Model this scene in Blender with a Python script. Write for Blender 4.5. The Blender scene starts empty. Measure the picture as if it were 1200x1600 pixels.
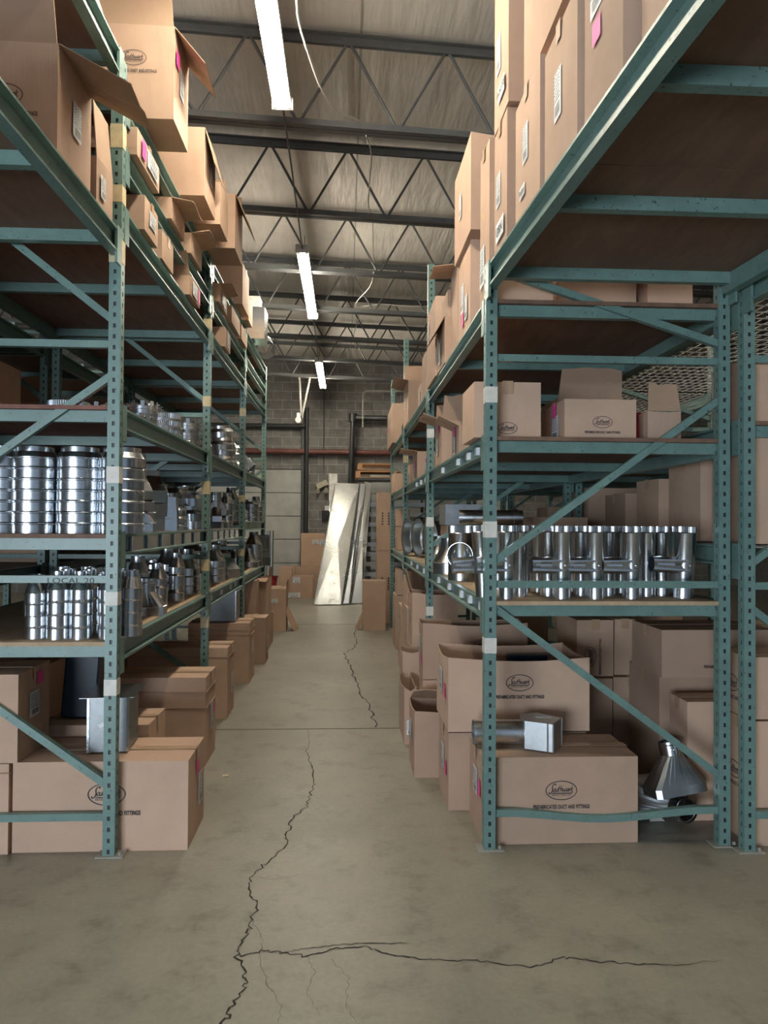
import bpy, bmesh, math, random
from mathutils import Vector, Matrix
random.seed(7)
C = bpy.context.scene.collection
R = math.radians
PI = math.pi

# ------------------------------------------------------------------ camera
F = 1140.0            # focal length in pixels of the 1200x1600 frame
EYE = 1.55
cam_y = Vector((540-600, -(817-800), -F)).normalized()      # aisle direction in camera space
cam_z = Vector((.007, 1, 0)); cam_z = (cam_z - cam_z.dot(cam_y)*cam_y).normalized()
cam_x = cam_y.cross(cam_z)
ROT = Matrix((cam_x, cam_y, cam_z))                          # camera -> world
cd = bpy.data.cameras.new('camera'); cam = bpy.data.objects.new('camera', cd); C.objects.link(cam)
cam.matrix_world = Matrix.Translation((0, 0, EYE)) @ ROT.to_4x4()
cd.sensor_fit = 'VERTICAL'; cd.sensor_height = 36; cd.lens = F/1600*36; cd.clip_end = 100
bpy.context.scene.camera = cam

# ------------------------------------------------------------------ light and exposure
sc = bpy.context.scene
sc.view_settings.view_transform = 'Standard'; sc.view_settings.look = 'None'
sc.view_settings.gamma = 1; sc.view_settings.use_curve_mapping = False
sc.view_settings.exposure = 0.48
TUBE = 105.0           # emission of the fluorescent tubes
w = bpy.data.worlds.new('world'); sc.world = w; w.use_nodes = True
w.node_tree.nodes['Background'].inputs[0].default_value = (.62, .78, 1, 1)
w.node_tree.nodes['Background'].inputs[1].default_value = .25
def area(name, loc, rot, sx, sy, power, col):
    l = bpy.data.lights.new(name, 'AREA'); l.shape = 'RECTANGLE'; l.size = sx; l.size_y = sy
    l.energy = power; l.color = col
    o = bpy.data.objects.new(name, l); o.location = loc; o.rotation_euler = rot; C.objects.link(o)
area('dock_door_daylight', (-4.0, -5.4, 1.15), (R(88), 0, R(-24)), 3.6, 2.0, 420, (.78, .89, 1))

# ------------------------------------------------------------------ pixel helpers (only used to measure positions)
def ray(px, py):
    return ROT @ Vector((px-600, 800-py, -F))
def W(px, py, Y):                       # world X, Z seen at a pixel at depth Y
    d = ray(px, py); t = Y/d.y
    return d.x*t, EYE + d.z*t
def YX(px, py, X):                      # depth Y at which a pixel's ray meets the plane X
    d = ray(px, py); return X/d.x*d.y
def G(px, py, Z=0.0):                   # X, Y at which a ray meets the height Z
    d = ray(px, py); t = (Z-EYE)/d.z
    return d.x*t, d.y*t

# ------------------------------------------------------------------ materials
def new_mat(name):
    m = bpy.data.materials.new(name); m.use_nodes = True
    return m, m.node_tree.nodes, m.node_tree.links, m.node_tree.nodes['Principled BSDF']
def ramp(N, L, fac, stops):
    r = N.new('ShaderNodeValToRGB'); e = r.color_ramp.elements
    while len(e) < len(stops): e.new(.5)
    for k, (p, c) in enumerate(stops):
        e[k].position = p; e[k].color = (*c, 1) if len(c) == 3 else c
    L.new(fac, r.inputs[0]); return r.outputs[0]
def noise(N, L, scale, detail=4, coord='Object', vec=None, rough=.6):
    n = N.new('ShaderNodeTexNoise'); n.inputs['Scale'].default_value = scale
    n.inputs['Detail'].default_value = detail; n.inputs['Roughness'].default_value = rough
    t = N.new('ShaderNodeTexCoord'); mp = N.new('ShaderNodeMapping')
    L.new(t.outputs[coord], mp.inputs[0])
    if vec: mp.inputs['Scale'].default_value = vec
    L.new(mp.outputs[0], n.inputs['Vector'])
    return n
def bump(N, L, fac, B, strength=.2, dist=.01):
    b = N.new('ShaderNodeBump'); b.inputs['Strength'].default_value = strength
    b.inputs['Distance'].default_value = dist
    L.new(fac, b.inputs['Height']); L.new(b.outputs[0], B.inputs['Normal'])
def mul(c, k): return tuple(x*k for x in c)
def simple(name, col, rough=.6, metal=0, sc_=12, var=.25, bmp=0, vec=None, spec=None):
    m, N, L, B = new_mat(name)
    n = noise(N, L, sc_, vec=vec)
    L.new(ramp(N, L, n.outputs[0], [(.3, mul(col, 1-var)), (.7, mul(col, 1+var))]), B.inputs['Base Color'])
    B.inputs['Roughness'].default_value = rough; B.inputs['Metallic'].default_value = metal
    if spec is not None: B.inputs['Specular IOR Level'].default_value = spec
    if bmp: bump(N, L, n.outputs[0], B, bmp)
    return m
def cardboard(name, col):
    m, N, L, B = new_mat(name)
    n = noise(N, L, 3.5, 6)
    oi = N.new('ShaderNodeObjectInfo')
    base = ramp(N, L, n.outputs[0], [(.25, mul(col, .88)), (.75, mul(col, 1.08))])
    hs = N.new('ShaderNodeHueSaturation'); mr = N.new('ShaderNodeMapRange')
    mr.inputs[3].default_value = .84; mr.inputs[4].default_value = 1.16
    L.new(oi.outputs['Random'], mr.inputs[0]); L.new(mr.outputs[0], hs.inputs['Value'])
    L.new(base, hs.inputs['Color']); L.new(hs.outputs[0], B.inputs['Base Color'])
    B.inputs['Roughness'].default_value = .78; B.inputs['Specular IOR Level'].default_value = .25
    wv = noise(N, L, 1.0, 1, vec=(190, 190, 3)); bump(N, L, wv.outputs[0], B, .10, .004)
    return m
M = {}
M['card'] = cardboard('cardboard', (.51, .350, .255))
M['card_in'] = cardboard('cardboard_inside', (.43, .29, .20))
M['white_card'] = simple('white_card', (.62, .60, .56), .7)
M['ink'] = simple('blue_black_ink', (.012, .016, .035), .6, var=.1)
M['label'] = simple('label_paper', (.78, .80, .82), .5, var=.03)
M['print'] = simple('label_print', (.06, .06, .07), .6, var=.1)
M['pink'] = simple('pink_paper', (.85, .07, .36), .55, var=.05)
M['tape_y'] = simple('yellowed_tape', (.60, .50, .30), .5, sc_=25, var=.15)
M['tape_w'] = simple('white_tape', (.66, .64, .58), .5, sc_=25, var=.12)
M['clear_tape'] = simple('packing_tape', (.46, .31, .20), .3, var=.08)
# painted rack steel with chips
def paint(name, col, chip):
    m, N, L, B = new_mat(name)
    n = noise(N, L, 9, 8); n2 = noise(N, L, 70, 6)
    a = ramp(N, L, n.outputs[0], [(.3, mul(col, .86)), (.7, mul(col, 1.14))])
    f = ramp(N, L, n2.outputs[0], [(.62, (0, 0, 0)), (.67, (1, 1, 1))])
    mx = N.new('ShaderNodeMix'); mx.data_type = 'RGBA'
    L.new(f, mx.inputs[0]); L.new(a, mx.inputs[6]); mx.inputs[7].default_value = (*chip, 1)
    L.new(mx.outputs[2], B.inputs['Base Color'])
    B.inputs['Roughness'].default_value = .38; bump(N, L, n2.outputs[0], B, .06)
    return m
M['teal'] = paint('teal_paint', (.135, .228, .205), (.045, .06, .055))
M['teal_d'] = paint('dark_teal_paint', (.055, .115, .12), (.05, .06, .06))
M['joist'] = simple('joist_paint', (.085, .088, .09), .5, var=.15)
M['joist_l'] = simple('conduit_grey', (.30, .29, .26), .45, var=.1)
M['dark'] = simple('dark_metal', (.02, .022, .025), .5)
M['pipe_d'] = simple('black_pipe', (.028, .03, .032), .45)
M['pipe_r'] = simple('oxide_red_pipe', (.13, .045, .035), .55)
def galv(name, col, rough, sp=60, bm=.035):
    m, N, L, B = new_mat(name)
    v = N.new('ShaderNodeTexVoronoi'); v.inputs['Scale'].default_value = sp
    t = N.new('ShaderNodeTexCoord'); L.new(t.outputs['Object'], v.inputs['Vector'])
    n = noise(N, L, 6, 5)
    L.new(ramp(N, L, v.outputs['Color'], [(.1, mul(col, .94)), (.9, mul(col, 1.05))]), B.inputs['Base Color'])
    L.new(ramp(N, L, n.outputs[0], [(.3, (rough*.85,)*3), (.7, (rough*1.2,)*3)]), B.inputs['Roughness'])
    B.inputs['Metallic'].default_value = 1
    bump(N, L, n.outputs[0], B, bm, .02)
    return m
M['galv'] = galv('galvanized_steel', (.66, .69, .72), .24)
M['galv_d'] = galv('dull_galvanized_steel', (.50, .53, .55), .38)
M['foil'] = galv('sheet_aluminium', (.66, .67, .65), .24, 90, .02)
M['seam'] = galv('bright_seam', (.85, .87, .9), .2)
# plywood / particle board
def wood(name, c1, c2, vec=(3, .6, 3)):
    m, N, L, B = new_mat(name)
    n = noise(N, L, 5, 9, vec=vec, rough=.7)
    L.new(ramp(N, L, n.outputs[0], [(.3, c1), (.7, c2)]), B.inputs['Base Color'])
    B.inputs['Roughness'].default_value = .7; bump(N, L, n.outputs[0], B, .15)
    return m
M['ply'] = wood('particle_board', (.125, .070, .045), (.20, .118, .078))
M['ply_l'] = wood('worn_plywood', (.36, .25, .15), (.50, .37, .24))
M['ply_r'] = wood('reddish_board', (.16, .06, .045), (.25, .11, .08))
M['pallet'] = wood('pallet_wood', (.40, .20, .09), (.55, .30, .15))
M['red'] = simple('red_plastic', (.28, .02, .03), .4)
M['black'] = simple('black_plastic', (.015, .015, .017), .5)
M['white'] = simple('white_enamel', (.75, .76, .74), .4, var=.04)
M['beige'] = simple('beige_plastic', (.50, .47, .36), .5, var=.05)
M['wire'] = simple('white_cord', (.62, .60, .55), .5, var=.05)
M['blue'] = simple('blue_plastic', (.010, .028, .055), .35)
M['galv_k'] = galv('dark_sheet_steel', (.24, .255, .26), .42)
M['yellow'] = simple('yellow_sticker', (.75, .52, .03), .6)
m, N, L, B = new_mat('fluorescent_tube')
B.inputs['Base Color'].default_value = (.9, .9, .9, 1)
B.inputs['Emission Color'].default_value = (1, .91, .74, 1); B.inputs['Emission Strength'].default_value = TUBE
M['tube'] = m
# concrete floor
m, N, L, B = new_mat('concrete_floor')
n1 = noise(N, L, .55, 6, rough=.62); n2 = noise(N, L, 5, 8, rough=.7); n3 = noise(N, L, 45, 5)
a = ramp(N, L, n1.outputs[0], [(.32, (.23, .212, .172)), (.55, (.30, .278, .228)), (.72, (.37, .343, .285))])
b2 = ramp(N, L, n2.outputs[0], [(.33, (.62, .61, .60)), (.47, (.93, .93, .93)), (.75, (1.08, 1.07, 1.05))])
b3 = ramp(N, L, n3.outputs[0], [(.3, (.90, .90, .90)), (.7, (1.05, 1.05, 1.05))])
x1 = N.new('ShaderNodeMix'); x1.data_type = 'RGBA'; x1.blend_type = 'MULTIPLY'; x1.inputs[0].default_value = 1
x2 = N.new('ShaderNodeMix'); x2.data_type = 'RGBA'; x2.blend_type = 'MULTIPLY'; x2.inputs[0].default_value = 1
L.new(a, x1.inputs[6]); L.new(b2, x1.inputs[7]); L.new(x1.outputs[2], x2.inputs[6]); L.new(b3, x2.inputs[7])
L.new(x2.outputs[2], B.inputs['Base Color'])
L.new(ramp(N, L, n2.outputs[0], [(.3, (.36,)*3), (.7, (.50,)*3)]), B.inputs['Roughness'])
B.inputs['Specular IOR Level'].default_value = .55
bump(N, L, n3.outputs[0], B, .08, .004)
M['floor'] = m
M['crack'] = simple('crack_dirt', (.035, .030, .026), .9)
M['joint'] = simple('joint_dirt', (.10, .088, .066), .9)
# block wall
m, N, L, B = new_mat('concrete_block')
t = N.new('ShaderNodeTexCoord'); sp = N.new('ShaderNodeSeparateXYZ'); cb = N.new('ShaderNodeCombineXYZ')
L.new(t.outputs['Object'], sp.inputs[0]); L.new(sp.outputs[0], cb.inputs[0]); L.new(sp.outputs[2], cb.inputs[1])
br = N.new('ShaderNodeTexBrick'); L.new(cb.outputs[0], br.inputs['Vector'])
br.inputs['Scale'].default_value = 1; br.inputs['Brick Width'].default_value = .406; br.inputs['Row Height'].default_value = .203
br.inputs['Mortar Size'].default_value = .007; br.inputs['Mortar Smooth'].default_value = .3
br.inputs['Color1'].default_value = (.17, .165, .155, 1); br.inputs['Color2'].default_value = (.24, .235, .22, 1)
br.inputs['Mortar'].default_value = (.38, .365, .34, 1)
n = noise(N, L, 7, 8)
x1 = N.new('ShaderNodeMix'); x1.data_type = 'RGBA'; x1.blend_type = 'MULTIPLY'; x1.inputs[0].default_value = 1
L.new(br.outputs['Color'], x1.inputs[6]); L.new(ramp(N, L, n.outputs[0], [(.3, (.75,)*3), (.7, (1.15,)*3)]), x1.inputs[7])
L.new(x1.outputs[2], B.inputs['Base Color']); B.inputs['Roughness'].default_value = .85
bump(N, L, n.outputs[0], B, .3)
M['block'] = m
# roof insulation facing: wrinkled sheets running along the aisle
m, N, L, B = new_mat('insulation_facing')
n1 = noise(N, L, 1.7, 3, vec=(4.2, .55, 1), rough=.5); n2 = noise(N, L, 2.2, 3)
L.new(ramp(N, L, n2.outputs[0], [(.3, (.52, .49, .45)), (.7, (.62, .585, .54))]), B.inputs['Base Color'])
B.inputs['Roughness'].default_value = .42; bump(N, L, n1.outputs[0], B, .7, .06)
M['insul'] = m
M['door'] = simple('roller_door_paint', (.46, .47, .44), .55, sc_=4, var=.12)
M['plaster'] = simple('dark_wall', (.10, .10, .10), .8)

# ------------------------------------------------------------------ mesh builder
class MB:
    def __init__(s): s.v = []; s.f = []; s.m = []; s.s = []
    def add(s, vs, fs, mi=0, sm=False, T=None):
        o = len(s.v); s.v += [tuple(T @ Vector(p)) if T else tuple(p) for p in vs]
        for f in fs: s.f.append([o+i for i in f]); s.m.append(mi); s.s.append(sm)
    def box(s, x0, x1, y0, y1, z0, z1, mi=0, T=None, j=0):
        vs = [(x, y, z) for z in (z0, z1) for y in (y0, y1) for x in (x0, x1)]
        if j: vs = [tuple(c+random.uniform(-j, j) for c in p) for p in vs]
        s.add(vs, [(0, 2, 3, 1), (4, 5, 7, 6), (0, 1, 5, 4), (2, 6, 7, 3), (0, 4, 6, 2), (1, 3, 7, 5)], mi, False, T)
    def bar(s, a, b, wd, hd, mi=0, up=(0, 0, 1)):
        a = Vector(a); b = Vector(b); d = (b-a); l = d.length; d.normalize(); u = Vector(up)
        sd = d.cross(u)
        if sd.length < 1e-4: sd = d.cross(Vector((0, 1, 0)))
        sd.normalize(); u = sd.cross(d)
        T = Matrix((( sd.x, d.x, u.x, a.x), (sd.y, d.y, u.y, a.y), (sd.z, d.z, u.z, a.z), (0, 0, 0, 1)))
        s.box(-wd/2, wd/2, 0, l, -hd/2, hd/2, mi, T)
    def tube(s, pts, r, n=10, mi=0, caps=True):
        pts = [Vector(p) for p in pts]; rings = []; prev = None
        for i, p in enumerate(pts):
            d = (pts[min(i+1, len(pts)-1)]-pts[max(i-1, 0)]).normalized()
            if prev is None:
                u = d.orthogonal().normalized()
            else:
                u = (prev - prev.dot(d)*d).normalized()
            prev = u; w_ = d.cross(u); rr = r[i] if isinstance(r, (list, tuple)) else r
            rings.append([tuple(p + rr*(math.cos(2*PI*k/n)*u + math.sin(2*PI*k/n)*w_)) for k in range(n)])
        vs = [q for rg in rings for q in rg]; fs = []
        for i in range(len(pts)-1):
            for k in range(n): fs.append((i*n+k, i*n+(k+1) % n, (i+1)*n+(k+1) % n, (i+1)*n+k))
        s.add(vs, fs, mi, True)
        if caps: s.add(rings[0], [tuple(range(n))[::-1]], mi); s.add(rings[-1], [tuple(range(n))], mi)
    def lathe(s, prof, n=28, mi=0, T=None, closed=False):
        vs = []; fs = []
        for r, z in prof: vs += [(r*math.cos(2*PI*k/n), r*math.sin(2*PI*k/n), z) for k in range(n)]
        m_ = len(prof)
        for i in range(m_ if closed else m_-1):
            j = (i+1) % m_
            for k in range(n): fs.append((i*n+k, i*n+(k+1) % n, j*n+(k+1) % n, j*n+k))
        s.add(vs, fs, mi, True, T)
    def shell(s, prof, th=.0012, n=28, mi=0, T=None):        # open sheet-metal turning with thickness
        s.lathe(prof + [(r-th, z) for r, z in reversed(prof)], n, mi, T, True)
    def build(s, name, mats, parent=None, loc=(0, 0, 0), rot=(0, 0, 0), bevel=0, auto=35):
        me = bpy.data.meshes.new(name); me.from_pydata(s.v, [], s.f)
        for mt in (mats if isinstance(mats, (list, tuple)) else [mats]): me.materials.append(mt)
        me.polygons.foreach_set('material_index', s.m); me.polygons.foreach_set('use_smooth', s.s)
        bm = bmesh.new(); bm.from_mesh(me); bmesh.ops.recalc_face_normals(bm, faces=bm.faces)
        for e in bm.edges:
            if len(e.link_faces) == 2 and e.calc_face_angle(0) > R(auto): e.smooth = False
        bm.to_mesh(me); bm.free()
        me.update()
        o = bpy.data.objects.new(name, me); C.objects.link(o); o.location = loc; o.rotation_euler = rot
        if parent: o.parent = parent
        if bevel:
            b = o.modifiers.new('b', 'BEVEL'); b.width = bevel; b.segments = 2; b.limit_method = 'ANGLE'
        return o
LABELS = {}
def tag(o, label, cat, group=None, kind=None):
    if len(label.replace('-', ' ').split()) > 16: label = label.replace('galvanized ', '').replace('from bottom', 'from bottom')
    if label in LABELS: LABELS[label] += 1; print('DUPLABEL', label)
    LABELS[label] = 1
    if len(__import__('re').findall(r"[A-Za-z0-9']+", label)) > 16: print('LONG', label)
    o['label'] = label; o['category'] = cat
    if group: o['group'] = group
    if kind: o['kind'] = kind
    return o
def struct(o): o['kind'] = 'structure'; return o
def empty(name, loc=(0, 0, 0)):
    o = bpy.data.objects.new(name, None); o.empty_display_size = .1; o.location = loc; C.objects.link(o); return o
def copy_tree(o, parent=None):
    c = o.copy(); C.objects.link(c); c.parent = parent
    for ch in o.children: copy_tree(ch, c)
    return c

# ------------------------------------------------------------------ the building
mb = MB(); mb.box(-9, 9, -8, 16.6, -.1, 0); floor = struct(mb.build('floor', M['floor']))
def ribbon(pts, wdt, z, jit=.012, sub=7, taper=True):
    P = []
    for (a, b) in zip(pts[:-1], pts[1:]):
        for k in range(sub):
            t = k/sub; P.append((a[0]+(b[0]-a[0])*t+random.uniform(-jit, jit), a[1]+(b[1]-a[1])*t+random.uniform(-jit, jit)))
    P.append(pts[-1]); mb = MB(); vs = []; n = len(P)
    for i, p in enumerate(P):
        q0 = P[max(i-1, 0)]; q1 = P[min(i+1, n-1)]; d = Vector((q1[0]-q0[0], q1[1]-q0[1])).normalized()
        ww = wdt*random.uniform(.45, 1.3)*(1 if not taper else min(1, 6*(1-i/n)+.12))/2
        vs += [(p[0]-d.y*ww, p[1]+d.x*ww, z), (p[0]+d.y*ww, p[1]-d.x*ww, z)]
    mb.add(vs, [(2*i, 2*i+1, 2*i+3, 2*i+2) for i in range(n-1)])
    return mb
def crack(pp, wd, jit=.012, name='crack', mat='crack', sub=7):
    ribbon([G(x, y) for x, y in pp], wd, .0015, jit, sub).build(name, M[mat], floor)
crack([(340, 1620), (348, 1598), (362, 1575), (381, 1545), (384, 1525), (370, 1497), (378, 1478), (390, 1450), (400, 1420), (394, 1395), (392, 1370), (415, 1350), (445, 1325), (450, 1300), (455, 1280), (478, 1262), (485, 1240), (492, 1220), (487, 1195), (480, 1175), (483, 1150), (478, 1138)], .0075)
crack([(587, 1136), (578, 1105), (562, 1080), (552, 1055), (545, 1035), (537, 1020), (556, 1012), (555, 990), (560, 970)], .012, .02)
crack([(378, 1494), (410, 1486), (440, 1489), (480, 1495), (520, 1482), (570, 1480), (610, 1492), (650, 1498), (700, 1500), (760, 1503), (830, 1512), (880, 1496), (930, 1502), (1000, 1508), (1055, 1508), (1130, 1500)], .006, .008)
crack([(440, 1489), (475, 1484), (530, 1476), (590, 1474), (640, 1474)], .004, .006)
crack([(395, 1440), (412, 1470), (405, 1500), (418, 1540), (440, 1570), (436, 1610)], .0016, .006)
crack([(480, 1495), (492, 1520), (478, 1550), (500, 1590)], .0014, .006)
crack([(520, 1500), (545, 1530), (540, 1570), (560, 1600)], .0014, .006)
crack([(392, 1370), (430, 1375), (470, 1366), (500, 1372)], .0014, .006)
mb = MB(); mb.box(-9, 9, 5.52, 5.535, 0, .0012); mb.build('joint', M['joint'], floor)
mb = MB(); mb.box(-9, 9, 11.2, 11.22, 0, .0012); mb.build('joint', M['joint'], floor)
# roof: slopes a little to the right and runs slightly skew to the aisle
SL, SK = -.024, .038
ROOF = 5.14
def roof_pt(X, Y, Z): return (X, Y + SK*X, Z + SL*X)
mb = MB()
mb.add([roof_pt(-9, -8.5, ROOF), roof_pt(9, -8.5, ROOF), roof_pt(9, 17.5, ROOF), roof_pt(-9, 17.5, ROOF), roof_pt(-9, -8.5, ROOF+.1), roof_pt(9, -8.5, ROOF+.1), roof_pt(9, 17.5, ROOF+.1), roof_pt(-9, 17.5, ROOF+.1)],
       [(0, 1, 2, 3), (4, 7, 6, 5), (0, 4, 5, 1), (1, 5, 6, 2), (2, 6, 7, 3), (3, 7, 4, 0)])
ceiling = struct(mb.build('ceiling', M['insul']))
for k in range(7):          # taped seams of the insulation sheets
    mb = MB(); X = -5.4+k*1.83
    mb.bar(roof_pt(X, -8, ROOF-.004), roof_pt(X, 16.5, ROOF-.004), .018, .006); mb.build('sheet_seam', M['joist_l'], ceiling)
WALL = 16.25
mb = MB(); mb.box(-9, 9, WALL, WALL+.25, 0, 5.4); struct(mb.build('wall_back', M['block']))
mb = MB(); mb.box(-9.2, -9, -8, WALL, 0, 5.6); struct(mb.build('wall_left', M['plaster']))
mb = MB(); mb.box(9, 9.2, -8, WALL, 0, 5.2); struct(mb.build('wall_right', M['plaster']))
# open-web joists
def joist(Y):
    e = empty('roof_joist', (0, Y, 4.4)); zt, zb = 5.08-4.4, 0.0
    def rp(X, y, z): return (X, y+SK*X, z+SL*X)
    for nm, z in (('top_chord', zt), ('bottom_chord', zb)):
        mb = MB()
        for s in (-1, 1):
            mb.bar(rp(-8.8, s*.030, z), rp(8.8, s*.030, z), .046, .008); mb.bar(rp(-8.8, s*.014, z+(.028 if z == zb else -.028)), rp(8.8, s*.014, z+(.028 if z == zb else -.028)), .007, .062)
        mb.build(nm, M['joist'], e)
    mb = MB(); p = .725; X = -11*p
    while X < 11*p:
        mb.tube([rp(X, 0, zt-.02), rp(X+p/2, 0, zb+.02)], .012, 6, caps=False)
        mb.tube([rp(X+p/2, 0, zb+.02), rp(X+p, 0, zt-.02)], .012, 6, caps=False); X += p
    mb.build('web_bars', M['joist'], e); e['kind'] = 'structure'
    return e
j0 = joist(-.85)
for k in range(1, 11):
    c = copy_tree(j0); c.location.y = -.85+1.53*k
for i, o in enumerate([o for o in C.objects if o.name.startswith('roof_joist')]):
    o.name = 'trim_%d' % (i+1)
# fluorescent strips
def light_fixture(X, Y, Z):
    e = empty('strip_light', (X, Y, Z))
    mb = MB(); mb.box(-.055, .055, 0, 2.44, .03, .085); mb.box(-.07, .07, 0, .012, 0, .085); mb.box(-.07, .07, 2.428, 2.44, 0, .085)
    mb.build('housing', M['white'], e)
    for s in (-1, 1):
        for y in (.03, 1.23):
            mb = MB(); mb.tube([(s*.042, y+.02, .008), (s*.042, y+1.16, .008)], .0145, 10); mb.build('fluorescent_tube', M['tube'], e)
            mb = MB(); mb.tube([(s*.042, y, .008), (s*.042, y+.02, .008)], .016, 8); mb.tube([(s*.042, y+1.16, .008), (s*.042, y+1.18, .008)], .016, 8); mb.build('lamp_socket', M['white'], e)
    for y in (.4, 2.04):
        mb = MB(); mb.tube([(0, y, .085), (0, y, 4.62-Z+.0)], .004, 5); mb.build('hanger_rod', M['joist'], e)
    return e
L0 = light_fixture(-.44, 2.42, 4.30)
tag(L0, 'long twin-tube strip light nearest the viewer, cut by the top edge', 'light', 'fluorescent strip lights')
for (x, y, lb) in [(-.46, 7.42, 'twin-tube strip light above the middle of the aisle'), (-.48, 12.5, 'farthest strip light, over the aisle end by the block wall'),
                   (-5.4, 7.2, 'strip light over the next aisle left of the left rack'),
                   (4.75, 1.6, 'strip light over the next aisle right of the right racks')]:
    c = copy_tree(L0); c.location = (x, y, 4.30-.0*x); tag(c, lb, 'light', 'fluorescent strip lights')
# ------------------------------------------------------------------ pallet racks
PITCH = .0508
def post_mesh(H, wx=.055, wy=.055):
    mb = MB(); n = int(H/PITCH)
    def face(org, u, nrm, wd):
        u = Vector(u); nn = Vector(nrm); org = Vector(org)
        def q(a, z, d=0): return tuple(org + u*a + Vector((0, 0, z)) - nn*d)
        hw, hh = .0065, .010
        for i in range(n):
            z0 = i*PITCH; z1 = H if i == n-1 else z0+PITCH; zc = z0+PITCH/2; c = wd/2
            xs = [0, c-hw, c+hw, wd]; zs = [z0, zc-hh, zc+hh, z1]
            vs = [q(x, z) for z in zs for x in xs]; fs = []
            for r in range(3):
                for k in range(3):
                    if r == 1 and k == 1: continue
                    a = r*4+k; fs.append((a, a+1, a+5, a+4))
            o = [5, 6, 10, 9]; vs += [q(xs[1], zs[1], .003), q(xs[2], zs[1], .003), q(xs[2], zs[2], .003), q(xs[1], zs[2], .003)]
            for k in range(4): fs.append((o[k], o[(k+1) % 4], 16+(k+1) % 4, 16+k))
            mb.add(vs, fs)
    face((0, 0, 0), (1, 0, 0), (0, -1, 0), wx)
    face((wx, 0, 0), (0, 1, 0), (1, 0, 0), wy)
    face((0, wy, 0), (0, -1, 0), (-1, 0, 0), wy)
    mb.add([(0, wy, 0), (wx, wy, 0), (wx, wy, H), (0, wy, H)], [(0, 1, 2, 3)])
    mb.box(.004, wx-.004, .0045, wy-.004, .001, H-.001, 1)
    return mb
POSTS = {}
def post(H, x, y, parent):
    if H not in POSTS:
        o = post_mesh(H).build('upright_post', [M['teal'], M['dark']]); POSTS[H] = o
    else:
        o = POSTS[H].copy(); C.objects.link(o)
    o.location = (x, y, 0); o.parent = parent; return o
def baseplate(x, y, parent):
    mb = MB(); mb.box(x-.03, x+.095, y-.012, y+.07, 0, .006); mb.tube([(x+.078, y+.01, .006), (x+.078, y+.01, .02)], .008, 6)
    return mb.build('base_plate', M['joist_l'], parent)
def braces(parent, x0, x1, y, spec, mat='teal'):
    """spec: ((fa, za), (fb, zb)) with f = 0 at x0 post, 1 at x1 post"""
    a0, a1 = x0+.05, x1+.005
    for s in spec:
        (fa, za), (fb, zb) = s[:2]; sag = s[2] if len(s) > 2 else 0
        pts = []; n = 10 if sag else 1
        for k in range(n+1):
            t = k/n; pts.append((a0+(a1-a0)*(fa+(fb-fa)*t), y+.03+sag*.6*math.sin(PI*t), za+(zb-za)*t-sag*math.sin(PI*t)**2))
        mb = MB()
        vs = []
        d = (Vector(pts[-1])-Vector(pts[0])).normalized(); up = Vector((-d.z, 0, d.x))
        if up.z < 0: up = -up
        for p in pts:
            p = Vector(p)
            for a, b in ((-.016, -.017), (.016, -.017), (.016, .017), (-.016, .017)): vs.append(tuple(p+Vector((0, a, 0))+up*b))
        fs = [(0, 1, 2, 3), tuple(range(4*n, 4*n+4))[::-1]]
        for k in range(n):
            for i in range(4): fs.append((4*k+i, 4*k+(i+1) % 4, 4*k+4+(i+1) % 4, 4*k+4+i))
        mb.add(vs, fs); mb.build('brace', M[mat], parent)
def beam(parent, xf, side, ya, yb, top, h=.10, xb=None, mat='teal'):
    """outer face at xf, flanges turned outward a little; xb = outer face at ya when the run is skew"""
    xb = xf if xb is None else xb; s = side; mb = MB()
    def sec(x, y): return [(x-.006*s, y, top), (x-.006*s, y, top-.010), (x+.022*s, y, top-.016), (x+.022*s, y, top-h+.016), (x-.006*s, y, top-h+.010), (x-.006*s, y, top-h),
                           (x+.040*s, y, top-h), (x+.040*s, y, top-.022), (x+.030*s, y, top-.022), (x+.030*s, y, top)]
    vs = sec(xb, ya)+sec(xf, yb); n = 10
    mb.add(vs, [(i, (i+1) % n, n+(i+1) % n, n+i) for i in range(n)]+[tuple(range(n)), tuple(range(n, 2*n))])
    for y, x in ((ya, xb), (yb, xf)):
        y0, y1 = (y-.055, y+.012) if y == yb else (y-.012, y+.055)
        mb.box(min(x-.008*s, x+.004*s), max(x-.008*s, x+.004*s), y0, y1, top-.16, top+.012)
    return mb.build('beam', M[mat], parent)
def deck(parent, x0, x1, ya, yb, top, mats='ply', bars=3, x0b=None, x1b=None, th=.019):
    x0b = x0 if x0b is None else x0b; x1b = x1 if x1b is None else x1b
    mb = MB(); n = max(1, round((yb-ya)/1.25)); 
    for k in range(n):
        def lp(t): return ya+(yb-ya)*t
        a, b = lp(k/n)+.002, lp((k+1)/n)-.002; ta, tb = (k/n), (k+1)/n
        xa0, xa1 = x0b+(x0-x0b)*ta, x1b+(x1-x1b)*ta; xb0, xb1 = x0b+(x0-x0b)*tb, x1b+(x1-x1b)*tb
        vs = [(xa0, a, top-th), (xa1, a, top-th), (xb1, b, top-th), (xb0, b, top-th), (xa0, a, top), (xa1, a, top), (xb1, b, top), (xb0, b, top)]
        mb.add(vs, [(0, 3, 2, 1), (4, 5, 6, 7), (0, 1, 5, 4), (1, 2, 6, 5), (2, 3, 7, 6), (3, 0, 4, 7)])
    mb.build('shelf_board', M[mats], parent)
    for k in range(bars):
        t = k/(bars-1) if bars > 1 else .5; y = ya+.05+(yb-ya-.1)*t; 
        a0 = x0b+(x0-x0b)*t; a1 = x1b+(x1-x1b)*t
        mb = MB(); mb.box(a0+.01, a1-.01, y-.02, y+.02, top-th-.055, top-th-.001); mb.build('cross_bar', M['teal'], parent)
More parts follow.
